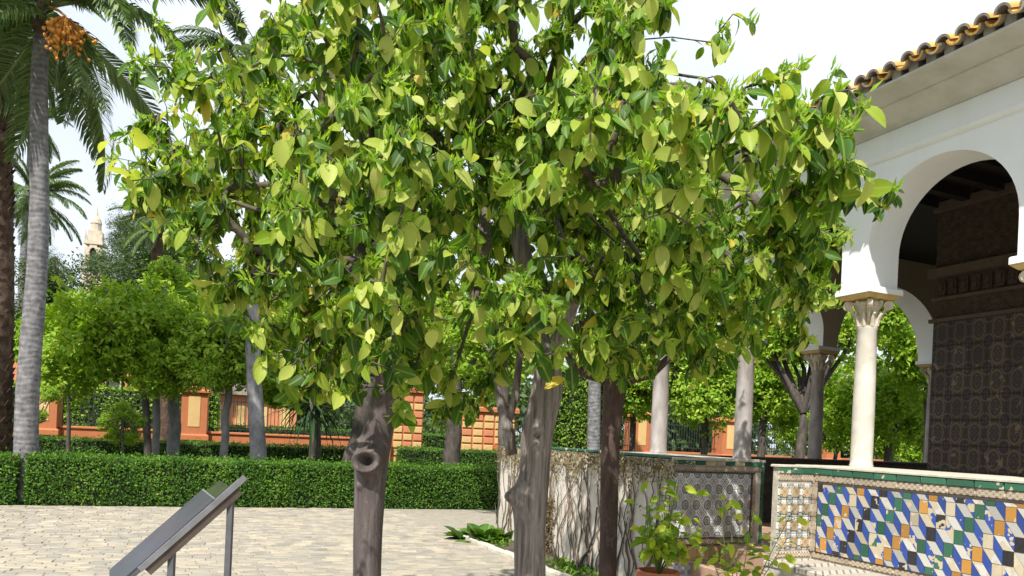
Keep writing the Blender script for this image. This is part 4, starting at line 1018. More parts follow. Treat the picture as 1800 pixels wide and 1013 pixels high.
for i in range(4):
    w = MB(); w.box(-3.3 + 2.1 * i, -2.4 + 2.1 * i, -0.05, -0.002, 3.2, 4.7); f = w.build('window', MATS['stone_far'], hb2)
    w = MB(); w.box(-3.2 + 2.1 * i, -2.5 + 2.1 * i, -0.056, -0.0505, 3.3, 4.6); w.build('pane', MATS['opening_dark'], f)
w = MB(); w.prism([(-4.6, 5.4), (4.9, 5.4), (3.9, 6.2), (-3.6, 6.2)], -0.4, 5.4); w.build('roof', MATS['rooftile_under'], hb2)
# far bell tower
tb = at(168, 430, 210); tw_ = empty('bell_tower', (tb.x, tb.y, 0), 0.25); tw_.scale = (0.52, 0.52, 0.86); tag(tw_, 'distant pale stone bell tower rising over the trees behind the palms', 'tower')
w = MB(); w.box(-5, 5, -5, 5, 0, 49.5); w.box(-5.8, 5.8, -5.8, 5.8, 49.51, 50.6); w.build('shaft', MATS['stone_far'], tw_)
w = MB()
for sx_ in (-1, 1):
    for sy_ in (-1, 1): w.box(sx_ * 3.0 - 1.2, sx_ * 3.0 + 1.2, sy_ * 3.0 - 1.2, sy_ * 3.0 + 1.2, 50.61, 57)
pts = [(-1.8, 55.0)] + [(-1.8 * math.cos(math.pi * j / 10), 55.0 + 1.8 * math.sin(math.pi * j / 10)) for j in range(1, 10)] + [(1.8, 55.0), (1.8, 57.9), (-1.8, 57.9)]
w.prism(pts, -4.2, -3.0); w.prism(pts, 3.0, 4.2); w.box(-4.6, 4.6, -4.6, 4.6, 57.91, 59.0); w.build('belfry', MATS['stone_far'], tw_)
w = MB(); w.box(-1.79, 1.79, -2.2, 2.2, 50.62, 56.9); w.build('opening_shade', MATS['opening_dark'], tw_)  # solid dark block; the shade inside the belfry is put into its colour
w = MB(); w.box(-3.2, 3.2, -3.2, 3.2, 59.01, 62.5); w.lathe([(2.6, 62.51), (2.6, 65.0), (2.9, 65.1), (2.2, 66.6), (0.8, 67.8), (0.3, 69.6), (0.1, 71)], 12)
for sx_ in (-1, 1): w.lathe([(0.5, 59.01), (0.6, 60.5), (0.1, 62.5)], 8, c=(sx_ * 4.0, -4.0))
w.build('lantern', MATS['stone_far'], tw_)

# ------------------------------------------------------------------ garden trees
def crown_mesh(name, seed, nclump, per, mat, leaf=(0.05, 0.085), lump=0.28, tone=0.0, droop=-0.35):
    """unit crown (radius 1): leaf clumps through a lumpy volume"""
    r = np.random.default_rng(seed); c = r.normal(size=(nclump, 3)); c /= np.linalg.norm(c, axis=1, keepdims=True)
    f = wave_noise(seed, 14, 4, 3); rad = (0.45 + 0.55 * r.random(nclump) ** 0.45) * (1 + lump * f(np.arctan2(c[:, 1], c[:, 0]), c[:, 2]))
    nl_ = 11; lc = r.normal(size=(nl_, 3)); lc = lc / np.linalg.norm(lc, axis=1, keepdims=True) * r.uniform(0.35, 0.75, nl_)[:, None]; lr = r.uniform(0.26, 0.46, nl_); w_ = r.integers(0, nl_, nclump)
    C = np.where((r.random(nclump) < 0.72)[:, None], lc[w_] + c * (lr[w_] * (0.55 + 0.45 * r.random(nclump)))[:, None], c * (rad * 0.92)[:, None]); k = np.repeat(np.arange(nclump), per); n = len(k)
    P = C[k] + r.normal(size=(n, 3)) * 0.07; out = P / np.maximum(np.linalg.norm(P, axis=1, keepdims=True), 1e-3)
    D = unit(n) * 0.8 + out * 0.4 + np.array([0, 0, droop]); Nn = np.array(TO_SUN) * 0.8 + out * 0.6 + unit(n) * 0.6
    R = np.clip(0.25 * r.random(nclump)[k] + 0.5 * r.random(n) + 0.12 + tone, 0, 1)
    v, t, uu, aa = leaves_arrays(P, D, Nn, r.uniform(*leaf, n), R, SMALL_T, r.integers(0, 2, n))
    return np_mesh(name, v, t, MATS[mat], uu, aa)
CROWN = [crown_mesh('crown', 40 + i, 330, 21, 'bgleaf', (0.080, 0.135), lump=0.42, tone=0.10) for i in range(3)]
CROWN_D = [crown_mesh('crown', 50 + i, 380, 30, 'darkleaf', (0.035, 0.065), lump=0.4) for i in range(2)]
tcount = [0]
def garden_tree(label, foot_px, d, tr, crowns, mat='bark_bg', dark=False, name='garden_orange_tree', lean=0.0, cat='tree', group=None, top=None):
    """foot_px: pixel column of the trunk; crowns: (px, py, depth offset, radius)"""
    i = tcount[0]; tcount[0] += 1
    foot = at(foot_px, 780, d); foot.z = 0; root = empty(name, foot); tag(root, label, cat, group)
    c0 = at(crowns[0][0], crowns[0][1], d + crowns[0][2]); hub = Vector((foot.x + lean + (c0.x - foot.x) * 0.25, foot.y, max(1.1, c0.z - crowns[0][3] * 0.42)))
    if top: hub = at(top[0], top[1], d)
    n = 7; pts = [foot.lerp(hub, k / n) + Vector((rng.normal() * 0.02, rng.normal() * 0.02, 0)) * (k > 0) for k in range(n + 1)]
    link('trunk', trunk_mesh('trunk', pts, [tr * 1.25] + [tr * (1 - 0.25 * k / n) for k in range(1, n + 1)], MATS[mat], foot, nth=14, nz=36, rough=0.05, seed=i), root)
    lm = MB()
    for (px, py, dd, rad) in crowns:
        c = at(px, py, d + dd)
        for q in range(5):
            e_ = c + Vector(unit(1)[0]) * rad * 0.65; m_ = hub.lerp(e_, 0.5) + Vector((rng.normal() * 0.1, rng.normal() * 0.1, -0.05 * rad))
            lm.tube([hub - foot - Vector((0, 0, 0.04)), m_ - foot, e_ - foot], [tr * 0.6, tr * 0.38, 0.012], 6, cap=False)
    lm.build('branches', MATS[mat], root, smooth=True)
    for k, (px, py, dd, rad) in enumerate(crowns):
        c = at(px, py, d + dd); cm = (CROWN_D if dark else CROWN); o = link('crown', cm[(i + k) % len(cm)], root); o.location = c - foot
        o.rotation_euler = (0, 0, rng.random() * 6.28); o.scale = (rad, rad, rad * 0.86); tag(o, kind='stuff')
    return root
G = 'orange trees in the garden beyond the hedge'
garden_tree('sunlit orange tree with a dark slim trunk behind the long hedge', 263, 18.5, 0.10, [(215, 575, 0, 1.75), (110, 640, 0.6, 1.2), (290, 630, -0.3, 1.1), (330, 560, 0.8, 1.2)], group=G)
garden_tree('low garden tree leaning over the orange pier next to the palms', 122, 21, 0.06, [(100, 605, 0, 1.3), (150, 560, 0.5, 0.9)], group=G)
garden_tree('orange tree on a slender pale grey trunk beyond the hedge', 393, 18.5, 0.105, [(415, 600, -0.4, 1.3), (365, 635, -0.6, 0.9), (470, 620, -0.3, 0.9)], mat='bark_grey', group=G)
garden_tree('orange tree with a thick mottled grey trunk in front of the yellow panelled pier', 305, 19.6, 0.165, [(318, 600, 0.4, 1.0), (300, 520, 1.8, 1.2)], mat='bark_grey', group=G)
garden_tree('orange tree with a pale brown trunk close beside the dark slim trunk', 277, 19.0, 0.10, [(272, 600, 0.6, 1.3)], mat='bark_grey', group=G)
garden_tree('leafy orange tree behind the spiky plant', 560, 22, 0.12, [(545, 610, 0, 1.9), (500, 670, 0.3, 1.0), (480, 570, 0.8, 1.5)], group=G)
garden_tree('dense dark tree behind the knotted trunk', 612, 19, 0.26, [(630, 610, 0.5, 1.6), (700, 620, 1.5, 1.2)], dark=True, lean=0.5, name='evergreen_tree', group='dark evergreens')
garden_tree('dark trunked tree standing before the wide block gate pier', 797, 21, 0.26, [(790, 600, 0.6, 1.9), (860, 640, 0.4, 1.0), (740, 640, 0.4, 0.9)], name='garden_tree', group=G)
garden_tree('two-stemmed dark garden tree just left of the gnarled trunk', 890, 13.2, 0.10, [(860, 600, 0.5, 1.0), (905, 560, 0.8, 1.1)], name='garden_tree', group=G)
garden_tree('grey green evergreen towering behind the sunlit orange tree', 120, 33, 0.3, [(130, 535, 0, 2.9), (215, 490, 1, 2.0), (70, 560, 1, 2.4), (85, 470, 2, 1.0)], dark=True, name='evergreen_tree', group='dark evergreens')
garden_tree('dark evergreen crown under the far palm fronds', 300, 31, 0.3, [(290, 430, 0, 2.2), (340, 500, 0, 2.4), (250, 520, 1, 2.0)], dark=True, name='evergreen_tree', group='dark evergreens')
garden_tree('feathery evergreen bough leaning in front of the bell tower', 255, 36, 0.2, [(238, 395, 0, 1.3), (222, 425, 1, 1.0), (250, 330, 1, 0.8)], dark=True, name='evergreen_tree', group='dark evergreens')
garden_tree('round orange tree seen over the creeper wall beside the first grey column', 1112, 24, 0.12, [(1110, 665, 0, 1.6), (1170, 610, 1, 1.7), (1060, 620, 1, 1.4)], group=G)
garden_tree('orange tree filling the gap between the two grey columns', 1240, 22.5, 0.12, [(1232, 690, 0, 1.35), (1220, 640, 0.4, 1.6), (1280, 620, 0.6, 1.4)], group=G)
garden_tree('orange tree with forked dark trunk right of the second grey column', 1338, 22, 0.13, [(1350, 680, 0.2, 1.25), (1320, 640, 0.6, 1.4), (1385, 730, 1.6, 0.8)], group=G)
garden_tree('shaded orange tree with black curving boughs behind the dark column', 1412, 15.5, 0.12, [(1400, 560, 0.4, 1.2), (1490, 540, 0.4, 1.2), (1350, 560, 0.6, 1.0)], group=G, top=(1412, 722))
garden_tree('bright orange tree seen between the white column and the tiled wall', 1560, 21, 0.13, [(1570, 690, 0, 1.5), (1500, 700, 1.5, 1.5), (1620, 730, 0.5, 1.1), (1545, 740, -0.6, 0.9)], group=G)
garden_tree('tall shaded tree behind the rear pavilion arch', 1640, 18, 0.16, [(1600, 570, 0, 1.5), (1560, 530, 1, 1.4), (1650, 640, 0.4, 1.4), (1690, 560, 0, 1.6)], group=G)
garden_tree('light leaved bush at the foot of the railings behind the rear parapet', 1470, 26, 0.08, [(1465, 745, 0, 1.2), (1400, 760, 0, 0.9), (1600, 765, 0, 1.2), (1530, 760, 0.5, 1.0)], name='garden_bush', cat='bush')
garden_tree('young yellow green shrub with bare stems behind the long hedge', 215, 16.3, 0.03, [(212, 722, 0, 0.26), (190, 742, 0.2, 0.24), (238, 740, 0.2, 0.24), (205, 765, 0.1, 0.24), (232, 768, 0.1, 0.22)], name='garden_shrub', cat='shrub')
garden_tree('small shrub of pale stems at the foot of the grey palm', 62, 15.5, 0.03, [(64, 730, 0, 0.22), (84, 690, 0.2, 0.25)], name='garden_shrub', cat='shrub')
# far wood that closes the garden
def far_wood():
    n = 60000; r = np.random.default_rng(77); k = r.integers(0, 230, n)
    cx = r.uniform(-62, 62, 230); cy = r.uniform(54, 70, 230); ch = 4.2 + 2.4 * np.sin(cx * 0.21) * np.cos(cx * 0.083 + 1) + r.normal(size=230) * 0.8
    cz = ch * r.random(230) ** 0.6 + 0.4
    P = np.stack([cx[k], cy[k], cz[k]], 1) + r.normal(size=(n, 3)) * np.array([1.4, 1.0, 0.75]); P[:, 2] = np.abs(P[:, 2])
    v, t, uu, aa = leaves_arrays(P, unit(n), unit(n) + np.array([0, -0.5, 0.6]), r.uniform(0.45, 0.8, n), np.clip(0.45 * r.random(230)[k] + 0.5 * r.random(n), 0, 1), SMALL_T, r.integers(0, 2, n))
    tag(link('far_wood', np_mesh('far_wood', v, t, MATS['darkleaf'], uu, aa)), 'dense wood of evergreens closing the view behind the garden', 'wood', kind='stuff')
far_wood()

# ------------------------------------------------------------------ palms
def frond_mesh(seed, L, th0, bend, nl=74, wl=0.56, twist=0.0, dens=1.0):
    r = np.random.default_rng(seed); n = 16; pts = []; p = np.array([0.0, 0, 0]); dirs = []
    for i in range(n + 1):
        a = th0 - bend * (i / n) ** 1.25; d = np.array([math.cos(a), 0, math.sin(a)]); pts.append(p.copy()); dirs.append(d); p = p + d * L / n
    pts = np.array(pts); dirs = np.array(dirs)
    V, T, A = [], [], []
    def ribbon(a, b, c, w, tone):                             # thin leaflet of two segments with a fold
        o = len(V); side = np.cross(b - a, [0.0, 0.2, 1.0]); side /= max(np.linalg.norm(side), 1e-6)
        V.extend([a - side * w * 0.5, a + side * w * 0.5, b - side * w, b + side * w, c]); T.extend([(o, o+1, o+3), (o, o+3, o+2), (o+2, o+3, o+4)]); A.extend([tone] * 5)
    for i in range(nl):
        s = 0.10 + 0.90 * i / nl; x = s * n; k = min(int(x), n - 1); q = pts[k] + (pts[k+1] - pts[k]) * (x - k); d = dirs[k]
        ln = wl * L * 0.36 * (math.sin(math.pi * min(1, 0.12 + 0.86 * s)) ** 0.6) * r.uniform(0.85, 1.1)
        for sd_ in (-1, 1):
            up = np.cross(d, [0, 1, 0]) * -1
            lat = np.array([0, sd_ * 1.0, 0]); v1 = lat * 0.75 + d * (0.55 + 0.5 * s) + np.array([0, 0, 0.10]) + r.normal(size=3) * 0.07; v1 /= np.linalg.norm(v1)
            v2 = v1 + np.array([0, 0, -0.75 - 0.35 * r.random()]); v2 /= np.linalg.norm(v2)
            m_ = q + v1 * ln * 0.5; ribbon(q, m_, m_ + v2 * ln * 0.5, 0.024 * L / 2.6, r.random())
    o = len(V)
    for i in range(n + 1):
        rr = 0.03 * (1 - 0.85 * i / n) * L / 2.6; q = pts[i]
        V.extend([q + [0, rr, 0], q + [0, -rr, 0], q + np.array([dirs[i][2], 0, -dirs[i][0]]) * rr]); A.extend([0.95] * 3)
    for i in range(n):
        for j in range(3):
            a, b = o + 3*i + j, o + 3*i + (j + 1) % 3; T.extend([(a, b, b + 3), (a, b + 3, a + 3)])
    return np_mesh('frond', np.array(V), np.array(T), MATS['palm'], None, np.array(A))
FROND = {k: [frond_mesh(200 + 7 * i + s, 1.0, th, bd) for s in range(2)] for i, (k, th, bd) in enumerate((('up', 1.15, 1.1), ('mid', 0.62, 1.45), ('low', 0.10, 1.35), ('hang', -0.45, 0.95)))}
def palm(label, foot, top, r0, r1, crown, trunk_mat, nfr, Lf, seed, shaggy=False, fruit=None, name='palm_tree', kinds=('up', 'mid', 'low', 'hang'), group=None):
    r = np.random.default_rng(seed); foot, top = Vector(foot), Vector(top); root = empty(name, foot); tag(root, label, 'palm', group)
    n = 10; mid = foot.lerp(top, 0.5) + Vector((0.02, 0, 0)); pts = [foot.lerp(top, k / n) + Vector((0.05 * math.sin(k * 0.9 + seed), 0, 0)) * (0 < k < n) for k in range(n + 1)]
    rads = [r0 * 1.15] + [r0 + (r1 - r0) * k / n for k in range(1, n + 1)]
    link('trunk', trunk_mesh('trunk', pts, rads, MATS[trunk_mat], foot, nth=26, nz=110, rough=0.035 if not shaggy else 0.06, seed=seed), root)
    if shaggy:                                                # old leaf bases wrap the trunk
        H = (top - foot).z; mb = MB(); z = 0.5; k = 0
        while z < H:
            for j in range(7):
                a = j * 2 * math.pi / 7 + k * 0.55 + r.normal() * 0.06; c = foot.lerp(top, z / H) - foot; rr = r0 + (r1 - r0) * z / H
                d = Vector((math.cos(a), math.sin(a), 0)); s = Vector((-math.sin(a), math.cos(a), 0)); h_ = r.uniform(0.13, 0.22); o_ = r.uniform(0.03, 0.09)
                b = c + d * rr * 0.93
                mb.add([b - s * 0.12, b + s * 0.12, b + d * o_ + s * 0.07 + Vector((0, 0, h_)), b + d * o_ - s * 0.07 + Vector((0, 0, h_)), b - d * 0.06 + Vector((0, 0, h_ * 0.8))], [(0, 1, 2, 3), (1, 4, 2), (0, 3, 4), (3, 2, 4)])
            z += 0.15; k += 1
        tag(mb.build('leaf_bases', MATS['boots'], root), kind='stuff')
    c = Vector(crown)
    mb = MB(); mb.lathe([(r1 * 0.9, -0.5), (r1 * 1.35, -0.25), (r1 * 1.3, 0.0), (r1 * 0.7, 0.35), (0.05, 0.6)], 12); mb.v = [tuple(Vector(p) + (top - foot)) for p in mb.v]; mb.build('crown_shaft', MATS['boots'], root, smooth=True)
    for i in range(nfr):
        kd = kinds[i % len(kinds)]; az = i * 2.39996 + r.normal() * 0.12; o = link('frond', FROND[kd][i % 2], root)
        o.location = c - foot + Vector((math.cos(az) * r1 * 0.6, math.sin(az) * r1 * 0.6, {'up': 0.25, 'mid': 0.1, 'low': 0.0, 'hang': -0.15}[kd])) ; s = Lf * r.uniform(0.88, 1.1); o.scale = (s, s, s)
        o.rotation_euler = (r.normal() * 0.25, r.normal() * 0.08, az)
    if fruit:
        f0 = Vector(fruit) - foot; mb = MB(); mb.tube([c - foot, (c - foot).lerp(f0, 0.6) + Vector((0, 0, 0.15)), f0 + Vector((0, 0, 0.2))], [0.03, 0.025, 0.02], 6)
        for j in range(130):
            e_ = f0 + Vector((r.normal() * 0.15, r.normal() * 0.15, -abs(r.normal()) * 0.20)); mb.tube([f0 + Vector((0, 0, 0.2)), f0.lerp(e_, 0.6) + Vector((0, 0, 0.1)), e_], 0.006, 3, cap=False)
            mb.lathe([(0.004, -0.035), (0.03, -0.012), (0.032, 0.012), (0.004, 0.035)], 6); q = len(mb.v) - 24; mb.v[q:] = [tuple(Vector(p) + e_) for p in mb.v[q:]]
        mb.build('fruit_cluster', MATS['dates'], root, smooth=True)
    return root
GP = 'palms at the left of the garden'
ft = palm_foot.copy(); ft.z = 0
palm('tall ringed grey palm rising through the hedge with an orange fruit cluster', ft, at(78, 30, ft.y + 0.3), 0.20, 0.13, at(86, 12, ft.y + 0.3), 'palmbark', 42, 3.2, 3, fruit=at(114, 50, ft.y - 1.0), group=GP)
p1 = at(-8, 790, 16); p1.z = 0
palm('thick shaggy brown palm trunk covered with old leaf bases', p1, at(-6, 40, 16.2), 0.33, 0.30, at(-8, 20, 16.2), 'boots', 26, 2.4, 4, shaggy=True, group=GP)
q = at(52, 780, 44); q.z = 0
palm('distant palm with arching pale fronds behind the grey palm trunk', q, at(58, 362, 44), 0.3, 0.24, at(60, 345, 44), 'palmbark', 36, 3.1, 5, group=GP)
q = at(24, 780, 58); q.z = 0
palm('slim distant palm high between the two near palm trunks', q, at(56, 225, 58), 0.32, 0.24, at(58, 215, 58), 'palmbark', 30, 2.9, 6, group=GP)
q = at(457, 800, 17.0); q.z = 0
palm('smooth pale grey palm trunk leaning up into the orange tree crown', q, at(438, 130, 17.6), 0.185, 0.13, at(436, 110, 17.6), 'bark_grey', 30, 1.9, 8, group=GP)
q = at(1046, 780, 20.5); q.z = 0
palm('tall thin palm trunk standing behind the creeper wall', q, at(1073, -90, 20.8), 0.19, 0.12, at(1073, -110, 20.8), 'palmbark', 26, 1.5, 9, group=GP)
q = at(300, 780, 26); q.z = 0
palm('dark low palm crown between the evergreen and the orange tree', q, at(275, 405, 26), 0.2, 0.17, at(275, 395, 26), 'boots', 26, 1.5, 10, group=GP)

# spiky strap-leaved plant behind the hedge
ys = at(548, 790, 16.8); ys.z = 0; yu = empty('yucca', ys); tag(yu, 'spiky dark green strap leaved plant behind the hedge', 'yucca')
yh = at(548, 700, 16.8) - ys
mb = MB(); mb.tube([(0, 0, 0), yh * 0.6 + Vector((0.05, 0, 0)), yh], [0.10, 0.08, 0.07], 10); mb.build('stem', MATS['bark_bg'], yu, smooth=True)
ST_STRAP = [(0, 0.016), (0.3, 0.036), (0.65, 0.03), (1.0, 0.002)]
for q in range(3):
    tv, tt_, tu = leaf_template(ST_STRAP, 0.5, (0.15, 0.45, 0.8)[q]); me = np_mesh('strap_leaf', tv, tt_, MATS['yucca'], tu, None, True)
    for i in range(30):
        a = rng.random() * 6.28; el = rng.uniform(-0.2, 1.35) if q < 2 else rng.uniform(-0.6, 0.5)
        d = np.array([math.cos(a) * math.cos(el), math.sin(a) * math.cos(el), math.sin(el)]); leaf_object(me, np.array(yh) * rng.uniform(0.8, 1.0) + d * 0.05 + np.array(ys), d, np.array([0, 0, 1.0]) + d * 0.01, rng.uniform(0.7, 1.05), yu, ys).name = 'strap_leaf'

# ------------------------------------------------------------------ information lectern
W = Vector((-0.475, 0.88, 0)); S = Vector((0.88, 0.475, 0)); KS = 0.97          # width direction, slope direction
Np = at(378, 880, 4.5)
def lec(s, w_, up=0.0):
    sl = (S + Vector((0, 0, KS))).normalized(); nn = W.cross(sl).normalized(); nn = nn if nn.z > 0 else -nn
    return Np + sl * s + W * w_ + nn * up
le = empty('information_lectern', (lec(0.0, 0.36).x, lec(0.0, 0.36).y, 0)); tag(le, 'tilted dark metal information lectern standing on thin posts on the paving', 'information sign')
lb = le.location
def slab(name, s0, s1, w0, w1, u0, u1, mat):
    c = [lec(s, w_, u) - lb for u in (u0, u1) for s, w_ in ((s0, w0), (s1, w0), (s1, w1), (s0, w1))]
    mb = MB(); mb.add(c, [(3, 2, 1, 0), (4, 5, 6, 7), (0, 1, 5, 4), (1, 2, 6, 5), (2, 3, 7, 6), (3, 0, 4, 7)]); return mb.build(name, mat, le)
slab('tray', -0.72, 0.012, 0.0, 0.68, -0.028, -0.008, MATS['metal']); slab('tray_end', 0.0125, 0.19, 0.0, 0.10, -0.028, -0.008, MATS['metal'])
slab('side_rail', -0.56, 0.22, -0.016, -0.001, -0.030, 0.004, MATS['metal_light'])
slab('underframe', -0.54, 0.14, -0.006, 0.05, -0.080, -0.031, MATS['metal_brown'])
slab('plate', -0.75, 0.0, 0.02, 0.70, -0.007, 0.006, MATS['plate'])
slab('plate_edge', 0.001, 0.010, 0.02, 0.70, -0.007, 0.008, MATS['metal_light'])
slab('glass_strip', 0.0125, 0.12, 0.101, 0.56, -0.014, -0.001, MATS['glass_reflection'])
for s, w_ in ((0.10, 0.02), (-0.34, 0.02)):
    p = lec(s, w_, -0.03) - lb; mb = MB(); mb.box(p.x - 0.017, p.x + 0.017, p.y - 0.017, p.y + 0.017, 0.035, p.z - 0.01); mb.build('post', MATS['metal'], le)
    mb = MB(); mb.box(p.x - 0.05, p.x + 0.05, p.y - 0.05, p.y + 0.05, 0.030, 0.042); mb.build('foot_plate', MATS['metal'], le)

# ------------------------------------------------------------------ potted citrus in front of the tiled panel
def sapling(root, base, stems, leafL, me_list, nper, seed, drop=-0.5):
    r = np.random.default_rng(seed); mb = MB()
    for pts, rr in stems:
        P_ = [Vector(p) for p in pts]; mb.tube([p - base for p in P_], [rr * (1 - 0.5 * k / (len(P_) - 1)) for k in range(len(P_))], 6)
        for k in range(nper):
            t = r.uniform(0.35, 1.0) * (len(P_) - 1); i = min(int(t), len(P_) - 2); q = P_[i].lerp(P_[i + 1], t - i)
            a = r.random() * 6.28; e_ = q + Vector((math.cos(a), math.sin(a), r.uniform(-0.2, 0.5))) * r.uniform(0.03, 0.10); mb.tube([q - base, e_ - base], [0.0025, 0.0018], 4, cap=False)
            d = np.array(e_ - q) / max((e_ - q).length, 1e-3) + np.array([0, 0, drop * r.uniform(0.3, 1.3)]) + r.normal(size=3) * 0.25
            leaf_object(me_list[int(r.integers(0, 5))], np.array(e_), d, np.array([-0.3, -0.6, 0.75]) + r.normal(size=3) * 0.35, r.uniform(*leafL), root, base)
    mb.build('stem', MATS['greentwig'], root, smooth=True)
def pot(root, r, h):
    mb = MB(); mb.lathe([(r * 0.66, 0.0), (r * 0.70, 0.02), (r * 0.90, h * 0.78), (r * 0.90, h * 0.80), (r * 1.0, h * 0.82), (r * 1.02, h * 0.98), (r * 0.98, h), (r * 0.88, h), (r * 0.86, h * 0.88)], 32, cap=False)
    mb.build('pot', MATS['pot'], root, ang=40)
    mb = MB(); mb.lathe([(r * 0.86, h * 0.86), (0.01, h * 0.90)], 20, cap=False); mb.build('potting_soil', MATS['soil'], root)
    mb = MB(); mb.lathe([(0.005, 0.004), (r * 0.665, 0.004)], 20, cap=False); mb.build('pot_base', MATS['pot'], root)
b1 = at(1157, 1003, 6.1); ph_ = b1.z; b1.z = 0.012
pt = empty('potted_lemon', b1); tag(pt, 'young bright green lemon plant in a terracotta pot before the blue tiled panel', 'potted plant')
pot(pt, 0.175, ph_ - 0.012)
c0 = Vector((b1.x, b1.y, ph_ - 0.05)); stems = []
for px, py, dd in ((1155, 845, 0), (1190, 850, 0.08), (1135, 890, -0.1), (1205, 900, 0.12), (1180, 905, -0.12), (1150, 920, -0.08), (1222, 915, 0.0), (1170, 870, 0.1)):
    e_ = at(px, py, 6.1 + dd); m_ = c0.lerp(e_, 0.5) + Vector((0.01, 0, 0.02)); stems.append(([c0, c0.lerp(m_, 0.6) * 1.0, m_, e_], 0.008))
sapling(pt, b1, stems, (0.075, 0.12), LEMON_ME, 20, 31)
b2 = at(1290, 1100, 5.2); b2.z = 0.012
pt2 = empty('potted_lemon', b2); tag(pt2, 'straggly lemon seedling with yellowing leaves in front of the passage steps', 'potted plant')
pot(pt2, 0.15, 0.30); c0 = Vector((b2.x, b2.y, 0.26)); stems = []
for px, py, dd in ((1262, 862, 0), (1285, 880, 0.1), (1325, 900, -0.1), (1395, 895, 0.05), (1385, 945, 0.0), (1245, 960, 0.0), (1300, 925, 0.1), (1360, 985, 0.0), (1260, 1000, 0.0)):
    e_ = at(px, py, 5.2 + dd); m_ = c0.lerp(e_, 0.55) + Vector((0.0, 0, 0.04)); stems.append(([c0, m_, e_], 0.004))
sapling(pt2, b2, stems, (0.07, 0.115), LEMON_ME, 8, 32)
# broad-leaved plant at the end of the garden wall
bp = at(852, 930, 11.0); bp.z = 0.02; ac = empty('broad_leaf_plant', bp); tag(ac, 'low clump of broad dark green leaves at the far end of the garden wall', 'plant')
ST_AC = [(0, 0.02), (0.2, 0.05), (0.30, 0.26), (0.40, 0.33), (0.48, 0.29), (0.62, 0.36), (0.72, 0.30), (0.88, 0.20), (1, 0.02)]
ACM = [np_mesh('leaf', *[leaf_template(ST_AC, f_, c_)[i] for i in (0, 1)], MATS['acanthus'], leaf_template(ST_AC, f_, c_)[2], None, True) for f_, c_ in ((0.3, 0.45), (0.15, 0.7), (0.4, 0.25))]
for i in range(70):
    a = rng.random() * 6.28; rr = min(abs(rng.normal()) * 0.13, 0.22); el = rng.uniform(0.25, 1.2)
    p = np.array(bp) + np.array([math.cos(a) * rr * 2.0, math.sin(a) * rr, 0.0]); d = np.array([math.cos(a) * math.cos(el), math.sin(a) * math.cos(el), math.sin(el)])
    leaf_object(ACM[i % 3], p, d, np.array([0, 0, 1.0]) + rng.normal(size=3) * 0.1, rng.uniform(0.20, 0.36), ac, bp)

# ------------------------------------------------------------------ the three orange trees in front
def ppath(pix, d, extra_ground=True):
    pts = [at(x, y, d + dd) for x, y, dd in pix]; b = pts[0].copy(); b.z = 0.0
    d0 = pts[0] - pts[1]; 
    b.x += d0.x * 0.3
    m_ = b.lerp(pts[0], 0.5); return [b, m_] + pts
def rr(pxw, d): return [w_ / 2 * d / F for w_ in pxw]
def BL(lst): return [(tuple(at(x, y, d)), r_, w_) for x, y, d, r_, w_ in lst]
GO = 'orange trees standing in the paving'
# A: knotted trunk
dA = 4.4; pa = ppath([(645, 1013, 0), (647, 930, 0), (650, 870, 0), (655, 810, 0), (664, 765, 0), (672, 730, 0), (680, 690, 0), (690, 645, 0), (700, 600, 0), (705, 550, 0), (700, 490, 0)], dA)
ra = [0.14, 0.105] + rr([48, 50, 53, 56, 52, 52, 50, 44, 38, 32, 26], dA)
kz_ = at(650, 808, dA).z
orange_tree('orange_tree', 'orange tree with a knotted grey brown trunk and yellow green leaves', pa[0], pa, ra, MATS['bark_a'],
    BL([(350, 165, 5.0, 0.40, 1.0), (375, 250, 4.9, 0.52, 1.0), (330, 370, 4.6, 0.36, 0.9), (420, 330, 4.0, 0.50, 1.0), (400, 500, 3.9, 0.36, 1.0), (520, 230, 3.7, 0.55, 1.0), (560, 520, 3.7, 0.42, 1.0), (640, 400, 3.2, 0.48, 1.1),
        (510, 150, 4.4, 0.48, 0.9), (620, 90, 3.5, 0.5, 1.0), (720, 560, 3.5, 0.40, 1.0), (650, 600, 4.2, 0.45, 1.0), (540, 620, 4.3, 0.34, 1.0), (760, 290, 3.4, 0.45, 1.0), (600, 300, 5.0, 0.7, 1.5), (480, 440, 5.0, 0.6, 1.4), (700, 440, 5.0, 0.6, 1.5), (700, 150, 5.0, 0.7, 1.3), (640, -40, 3.9, 0.6, 0.8), (500, -60, 3.3, 0.28, 0.7), (740, 660, 3.9, 0.22, 0.9)]),
    1150, 5, bumps=((-1.65, kz_, 0.058, 0.024, 0.055, 0.055, 0.026, 0.030, 0.11), (-2.75, kz_ + 0.06, 0.0, 0.05, 0.055, 0.0, 0.02, 0.02, 0.10), (-2.1, kz_ - 0.15, 0, 0.022, 0.022, 0, 0.02, 0, 0.03), (-0.1, at(690, 690, dA).z, 0, 0.05, 0.012, 0, 0.02, 0, 0.03)), rough=0.05, group=GO,
    extra_limbs=[([at(684, 690, 4.38), at(668, 650, 4.34), at(650, 610, 4.3), at(620, 540, 4.2)], rr([36, 26, 21, 12], 4.35))])
